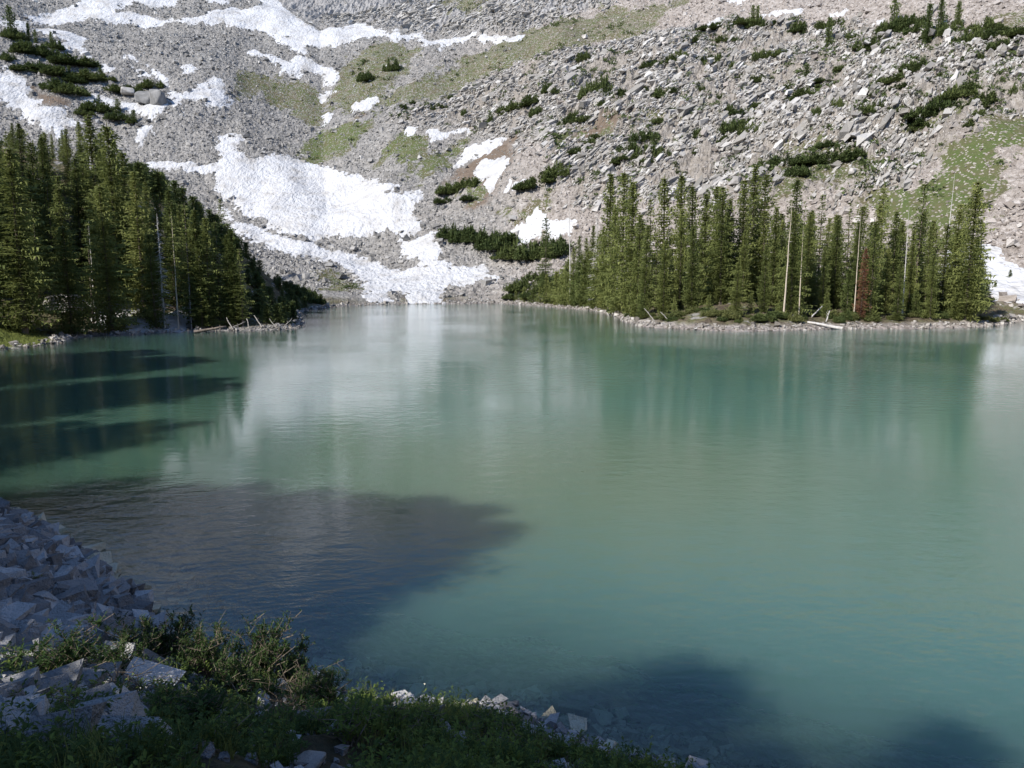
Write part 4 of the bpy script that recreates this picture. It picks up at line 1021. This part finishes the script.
# ---------------------------------------------------------------- near bank: boulders
def near_boulders():
    out = []
    # the talus at the left
    def dart(n, box, cond, smin, smax, al, tries=9000):
        c = 0
        for _ in range(tries):
            if c >= n: break
            X = random.uniform(*box[0]); Y = random.uniform(*box[1])
            if not cond(X, Y): continue
            r = (smin+(smax-smin)*random.random()**al)*min(1, max(.42, math.hypot(X, Y)/19))
            if any((X-a)**2+(Y-b)**2 < (.36*(r+q))**2 for a, b, q, *_ in out): continue
            out.append((X, Y, r, 'T' if al > 2 else 'S')); c += 1
    sd = lambda X, Y: float(inland(np.array([X]), np.array([Y]))[0])
    def left_ok(X, Y):
        s = sd(X, Y)
        if not (.15 < s < 11): return False
        px, py = proj(X, Y, .5*max(s, 0))
        return -40 < px < 150 and py < 640-.10*px and Y > 14.6
    dart(150, ((-22,-8.2),(12.5,28)), left_ok, .24, .92, 2.1, 16000)
    def low_ok(X, Y):
        s = sd(X, Y); px, py = proj(X, Y, .5*max(s, 0))
        return -.9 < s < 1.25 and 318 < px < 720
    dart(92, ((-5,5),(9,16)), low_ok, .17, .55, 1.4, 14000)
    def up_ok(X, Y):
        s = sd(X, Y); px, py = proj(X, Y, .5*max(s, 0))
        return 1.2 < s < 7 and -20 < px < 420 and 640 < py < 790
    dart(46, ((-12,1),(6,15)), up_ok, .3, .95, 1.5)
    return out
NB = near_boulders()
nbz = {}
for X, Y, r, kind in NB:
    s = float(inland(np.array([X]), np.array([Y]))[0]); z = float(ground(X, Y)[0])
    mk = 'wet' if s < -.3 and kind == 'S' else ('rock' if kind == 'T' else random.choice(['pale','pale','rock']))
    o = link('boulder', ROCKS[mk][random.randrange(14)], None, (X, Y, z+r*random.uniform(-.05,.14)))
    o.scale = (r*random.uniform(.85,1.2), r*random.uniform(.8,1.1), r*random.uniform(.42,.8)); o.rotation_euler = (random.gauss(0,.22), random.gauss(0,.22), random.uniform(0,6.28))
    px, py = [float(c) for c in proj(X, Y, z)]
    size = 'big' if r > .8 else 'midsize' if r > .5 else 'small'
    shape = 'flat' if o.scale.z < .72*r else 'blocky'
    if kind == 'T': place = ('at water edge of' if s < 1.2 else 'halfway up' if s < 4.2 else 'high on')+' left rock bank'+(' far end' if Y > 21 else ' near end' if Y < 16.5 else ' middle')
    elif s < -.1: place = 'submerged off the near bank'
    elif px < 340 or s > 1.3: place = 'among the plants on the near bank'+(' left side' if px < 150 else '')
    else: place = 'on the near waterline '+('left part' if px < 430 else 'middle part' if px < 520 else 'right end')
    tag(o, None, 'boulder', 'boulders of the near bank'); nbz.setdefault((size, shape, mk, place), []).append((px, o))
for (size, shape, mk, place), L in nbz.items():
    L.sort(key=lambda t: t[0]); tone = {'rock':'grey','pale':'pale','wet':'brownish'}[mk]
    for k, (px, o) in enumerate(L):
        o['label'] = f'{size} {shape} {tone} boulder{", "+ORD[k]+" from left," if 1 < len(L) else ""} {place}'
def bank_rubble():
    n = 60000
    X = RNG.uniform(-24, 6, n); Y = RNG.uniform(6, 30, n); s = inland(X, Y)
    px, py = proj(X, Y, .5*np.maximum(s, 0))
    left = (s > -1.5) & (s < 12) & (px < 150) & (RNG.random(n) < .8)
    low_ = (s > -2.6) & (s < 1.4) & (px >= 150) & (RNG.random(n) < .6)
    up = (s > 1.4) & (s < 9) & (px >= 150) & (RNG.random(n) < .22)
    k = left | low_ | up; X, Y, px = X[k], Y[k], px[k]
    S = np.where(px < 150, np.clip(.14+.12*RNG.pareto(2.1, len(X)), .1, .55), np.clip(.07+.06*RNG.pareto(2.4, len(X)), .06, .32))
    sub = inland(X, Y) < -.12
    k = ~((px < 170) & (inland(X, Y) < -.25)); X, Y, S, sub = X[k], Y[k], S[k], sub[k]
    tag(link('bank_rubble', block_field('bank_rubble', X[~sub], Y[~sub], S[~sub], MAT['rubble'], .2)), 'small broken stones filling the near bank', 'stones', None, 'stuff')
    tag(link('submerged_rubble', block_field('submerged_rubble', X[sub], Y[sub], S[sub]*1.25, MAT['bedstones'], .0)), 'tan stones lying under the shallow water off the near bank', 'stones', None, 'stuff')
bank_rubble()

# ---------------------------------------------------------------- near bank: plants
def leaf(B, c, d, w, up):
    d = Vector(d); s = d.cross(Vector((0,0,1)));
    s = (s.normalized() if s.length > 1e-4 else Vector((1,0,0)))*w
    c = Vector(c); m = c+d*.5+up*d.length*.12
    B.quad(tuple(c), tuple(m+s), tuple(c+d), tuple(m-s))
def willow_parts(seed, nst, H, spread, leafy, llen, lw, mat, bare=.35):
    rg = random.Random(seed); S = MB(); Lf = MB(); Z = Vector((0,0,1))
    for _ in range(nst):
        a = rg.random()*6.28; r0 = rg.random()*.18*spread; out = rg.uniform(.1,1.0)*spread*.55; h = H*rg.uniform(.5,1.05)
        p = []
        for i in range(7):
            f = i/6
            p.append(Vector((math.cos(a)*(r0+out*f**1.3), math.sin(a)*(r0+out*f**1.3), h*(f-.18*f*f)*1.2))+Vector((rg.gauss(0,.02), rg.gauss(0,.02), 0))*i)
        S.tube([tuple(q) for q in p], [.013*(1-.11*i) for i in range(7)], 3)
        tips = [p]
        for b in range(4):
            i = rg.randint(2,5); q = p[i]; t = rg.random()*6.28; l = rg.uniform(.12,.3)*H
            e = q+Vector((math.cos(t)*l*.55, math.sin(t)*l*.55, l*.8)); S.tube([tuple(q), tuple(e)], [.006,.003], 3); tips.append([q.lerp(e, k/4) for k in range(5)])
        for tp in tips:
            n = len(tp)
            for j in range(int(leafy*rg.uniform(.6,1.3))):
                f = bare+(1-bare)*rg.random() if tp is p else rg.random(); f *= (n-1); i = min(int(f), n-2); c = tp[i].lerp(tp[i+1], f-i)
                t = rg.random()*6.28; l = llen*rg.uniform(.6,1.3)
                leaf(Lf, c, (math.cos(t)*l*.8, math.sin(t)*l*.8, l*rg.uniform(-.1,.9)), lw*rg.uniform(.7,1.2), Z)
    return S.mesh('stems', MAT['stem']), Lf.mesh('leaves', MAT[mat])
WIL = [willow_parts(300+k, 34, 1.0, 1.0, 16, .085, .012, 'willow') for k in range(4)]
YNG = [willow_parts(320+k, 16, .6, .55, 13, .06, .012, 'bright', .2) for k in range(3)]
TWG = [willow_parts(340+k, 40, .7, 1.2, 1.2, .05, .009, 'willow', .5) for k in range(2)]
def shrub(kind, px, py, h, wid, label, var, name='willow_shrub', lean=0):
    x, y = [float(c[0]) for c in hit(px, py)]; z = float(ground(x, y)[0])
    st, lv = {'W':WIL,'Y':YNG,'T':TWG}[kind][var]
    e = empty(name, (x, y, z-.05), random.random()*6.28, (wid, wid, h)); link('stems', st, e); link('leaves', lv, e)
    tag(e, label, 'shrub', 'shrubs on the near bank')
for a in [
 ('W',168,668,1.15,.95,'dark willow shrub right of the left rock bank, its tips against the blue water',0),
 ('W',140,674,.9,.8,'smaller dark willow shrub beside the edge of the left rock bank',1),
 ('W',205,682,.95,.85,'leafy willow shrub in front of the sunlit white rocks',2),
 ('W',262,692,1.35,1.05,'tallest willow shrub with many upright twigs at the centre of the near bank',3),
 ('W',292,696,1.05,.9,'willow shrub leaning over the shallow water at the right of the tall one',0),
 ('W',236,704,.95,.8,'dim willow shrub below the tallest willow',1),
 ('W',60,700,.8,1.0,'low willow shrub under the near side of the left rock bank',1),
 ('W',110,690,.75,.9,'low willow shrub left of the dark willow on the near bank',2),
 ('W',320,722,.7,.8,'low willow shrub below the small bright sunlit shrub',3),
 ('W',185,735,.6,.9,'dim low willow shrub at the lower edge near the corner plants',0),
 ('T',300,716,.8,.8,'tangle of bare pale twigs below the leaning willow',0,'twiggy_shrub'),
 ('T',100,712,.85,1.0,'bare brown twig tangle at the left of the near bank',1,'twiggy_shrub'),
 ('T',150,720,.6,.8,'low bare twig tangle at the foot of the dark willow',0,'twiggy_shrub'),
 ('T',275,735,.5,.7,'lowest bare twig tangle in the shaded plants',1,'twiggy_shrub'),
 ('Y',322,700,.75,.9,'small bright green sunlit shrub above the first pale waterline rocks',0,'young_shrub'),
 ('Y',30,590,.55,.6,'small round green plant growing alone in the left rock bank',1,'young_shrub'),
 ('Y',160,725,.7,1.1,'rounded dark green clump beside the flat shaded rock',2,'young_shrub'),
 ('Y',395,745,.8,.9,'bright sunlit leafy clump left of the big pale rock',0,'young_shrub'),
 ('Y',430,735,.7,.8,'sunlit leafy clump in front of the pale waterline rocks',1,'young_shrub'),
 ('Y',475,742,.75,.9,'sunlit leafy clump at the middle of the lower edge',2,'young_shrub'),
 ('Y',505,758,.85,1.0,'brightest leafy clump at the lower edge of the near bank',0,'young_shrub'),
 ('Y',545,762,.6,.8,'small leafy clump near the lower right end of the bank',1,'young_shrub'),
 ('Y',585,764,.6,.8,'last leafy clump at the lower right end of the bank',2,'young_shrub'),
 ('Y',350,752,.8,1.0,'half lit leafy clump at the lower edge under the bright shrub',2,'young_shrub'),
 ('Y',225,750,.8,1.1,'shaded leafy clump at the lower edge below the tallest willow',1,'young_shrub'),
 ('Y',60,735,.7,1.0,'shaded leafy clump in the lower left corner',0,'young_shrub'),
 ]: shrub(*a)
def undergrowth():
    rg = random.Random(5); n = 0; Bs = {'herb': MB(), 'bright': MB(), 'grass': MB()}
    Z = Vector((0,0,1))
    X = RNG.uniform(-15, 4, 42000); Y = RNG.uniform(3.5, 19, 42000); s = inland(X, Y); z0 = ground(X, Y)
    px, py = proj(X, Y, z0)
    dens = perlin(X/1.3, Y/1.3, 201)+.35*perlin(X/.5, Y/.5, 202)
    limit = np.interp(px, [-60,60,140,180,330,700], [672,665,650,650,698,745])
    ok = (px > -60) & (px < 700) & (py > limit) & (py < 900) & (s > np.where((px > 325) & (px < 620), 1.15, .55)) & (dens > np.where(py > 715, -.24, .0))
    for x, y, z, a in zip(X[ok][:15000], Y[ok][:15000], z0[ok][:15000], px[ok][:15000]):
        k = rg.random()
        if k < .72:
            B = Bs['herb' if rg.random() < (.8 if a < 330 else .55) else 'bright']; h = rg.uniform(.12,.42); lx, ly = rg.gauss(0,.12), rg.gauss(0,.12)  # sunlit part of the bank lightened by a larger share of bright leaves
            for j in range(13):
                f = rg.uniform(.15,1); t = rg.random()*6.28; l = rg.uniform(.05,.10)*(1.2-.5*f)
                leaf(B, (x+lx*f*h*3, y+ly*f*h*3, z+h*f), (math.cos(t)*l, math.sin(t)*l, l*rg.uniform(.1,.8)), rg.uniform(.010,.020), Z)
        else:
            B = Bs['grass' if rg.random() < .4 else 'herb']
            for j in range(9):
                t = rg.random()*6.28; l = rg.uniform(.15,.38); o = rg.uniform(.05,.22)
                b = Vector((x+rg.gauss(0,.04), y+rg.gauss(0,.04), z)); w = Vector((-math.sin(t), math.cos(t), 0))*.005
                m = b+Vector((math.cos(t)*o*.35, math.sin(t)*o*.35, l*.65)); e = b+Vector((math.cos(t)*o, math.sin(t)*o, l))
                B.quad(tuple(b-w), tuple(b+w), tuple(m+w*.8), tuple(m-w*.8)); B.tri(tuple(m-w*.8), tuple(m+w*.8), tuple(e))
    for k, B in Bs.items():
        nm = {'herb':'undergrowth','bright':'young_undergrowth','grass':'bank_grass'}[k]
        tag(link(nm, B.mesh(nm, MAT[k])), {'herb':'dark green leafy ground cover on the near bank','bright':'yellow green young leaves in the bank ground cover','grass':'pale grass blades on the near bank'}[k], 'ground cover', None, 'stuff')
undergrowth()
def spit_grass():
    rg = random.Random(9); B = MB()
    for _ in range(5200):
        px = rg.uniform(-30, 57); py = rg.uniform(337, 350); x, y = [float(c) for c in wz(px, py, .2)]
        if float(poly_sd(np.array([x]), np.array([y]), LAWN)[0]) < .15: continue
        z = float(ground0(np.array([x]), np.array([y]))[0][0])+.15; t = rg.random()*6.28; l = rg.uniform(.15,.35); w = .03
        B.tri((x-math.cos(t)*w, y-math.sin(t)*w, z-.1), (x+math.cos(t)*w, y+math.sin(t)*w, z-.1), (x+rg.gauss(0,.08), y+rg.gauss(0,.08), z+l))
    tag(link('spit_grass', B.mesh('spit_grass', MAT['grass'])), 'bright short grass on the small spit at the left shore', 'grass', None, 'stuff')
spit_grass()

# ---------------------------------------------------------------- trees on the bank beside and behind the viewpoint; their shade falls on bank and water
SUN_AZ, SUN_EL = R(223), R(36)      # azimuth clockwise from +Y
SH = (math.sin(SUN_AZ-math.pi), math.cos(SUN_AZ-math.pi))     # where shadows point
for k, (p, q0, qt, w) in enumerate([   # place across and along the shadows, reach of the shadow, width
    (-16.3,-9,17,1.9),(-18.2,-13,18,1.7),(-20,-8,17.5,1.9),(-22,-12,16,1.8),(-24,-8,15.5,1.9),(-26.2,-11,14,1.9),(-28.3,-8,12.5,2.0),(-30.5,-10,11.5,1.8),(-17.5,-16,12,1.6),(-21,-17,14,1.6),(-25,-16,13,1.6),
    (-38.5,-9,15,1.8),(-40.5,-12,18,1.8),(-43,-9,17,1.9),(-46,-12,14,1.8),(-49,-9,12,1.8),
    (-15.6,-7,14.5,1.9),(-13.8,-6,9.3,1.9),(-17.2,-5.5,15.5,1.9),(-19,-5.5,15,1.8),(-14.8,-10,10.5,1.7),(-12.8,-9,8.3,1.7),(-10.6,-11,5.4,1.5),(-8.7,-9,5.4,1.3),(-6.6,-9,13.6,1.9),(-52,-14,24,2.0),(-55,-12,27,2.0),(-58,-15,28,2.1),(-61,-11,27,2.0),(-70,-8,30,2.0),(-73,-11,33,2.1),(-76,-7,34,2.0),(-79,-10,33,2.0),(-84,-4,33,2.0),(-88,-6,34,2.0),(-4.6,-11,11.6,1.4),(-2.4,-10,14.5,1.7),(-13.6,-14,8.6,1.6),(-9.6,-14,5.0,1.4),(.4,-12,15,1.5)]):
    x, y = SH[1]*p+SH[0]*q0, -SH[0]*p+SH[1]*q0
    zt = math.tan(SUN_EL)*(qt-q0); zb = float(ground0(np.array([x]), np.array([y]))[0][0])
    h = max(zt-zb, 3.0)
    plant('dense', x, y, h, min(w*13/h, 2.2) if h < 13 else w, label='spruce on the near bank whose shade falls over the water', group='spruces on the near bank outside the view')

# ---------------------------------------------------------------- light
w = bpy.data.worlds.new('World'); scene.world = w; w.use_nodes = True
nt = w.node_tree; nt.nodes.clear()
sky = nt.nodes.new('ShaderNodeTexSky'); sky.sky_type = 'NISHITA'; sky.sun_disc = False
sky.sun_elevation = SUN_EL; sky.sun_rotation = SUN_AZ; sky.altitude = 3000; sky.air_density = 1.0; sky.dust_density = .1; sky.ozone_density = 3.5
bg = nt.nodes.new('ShaderNodeBackground'); bg.inputs[1].default_value = .14
out = nt.nodes.new('ShaderNodeOutputWorld'); nt.links.new(sky.outputs[0], bg.inputs[0]); nt.links.new(bg.outputs[0], out.inputs[0])
sl = bpy.data.lights.new('sun', 'SUN'); sl.energy = 4.2; sl.angle = R(.53); sl.color = (1,.955,.88)
so = bpy.data.objects.new('sun', sl); COL.objects.link(so); so.location = (-30,-30,60)
dvec = Vector((math.sin(SUN_AZ)*math.cos(SUN_EL), math.cos(SUN_AZ)*math.cos(SUN_EL), math.sin(SUN_EL)))
so.rotation_euler = dvec.to_track_quat('Z', 'Y').to_euler()

scene.view_settings.view_transform = 'Standard'; scene.view_settings.look = 'None'; scene.view_settings.gamma = 1
scene.view_settings.exposure = .7
scene.render.engine = 'CYCLES'
scene.cycles.use_denoising = True
scene.cycles.max_bounces = 6; scene.cycles.diffuse_bounces = 2; scene.cycles.glossy_bounces = 2; scene.cycles.transparent_max_bounces = 8
scene.cycles.caustics_reflective = False; scene.cycles.caustics_refractive = False
scene.cycles.sample_clamp_indirect = 4.0
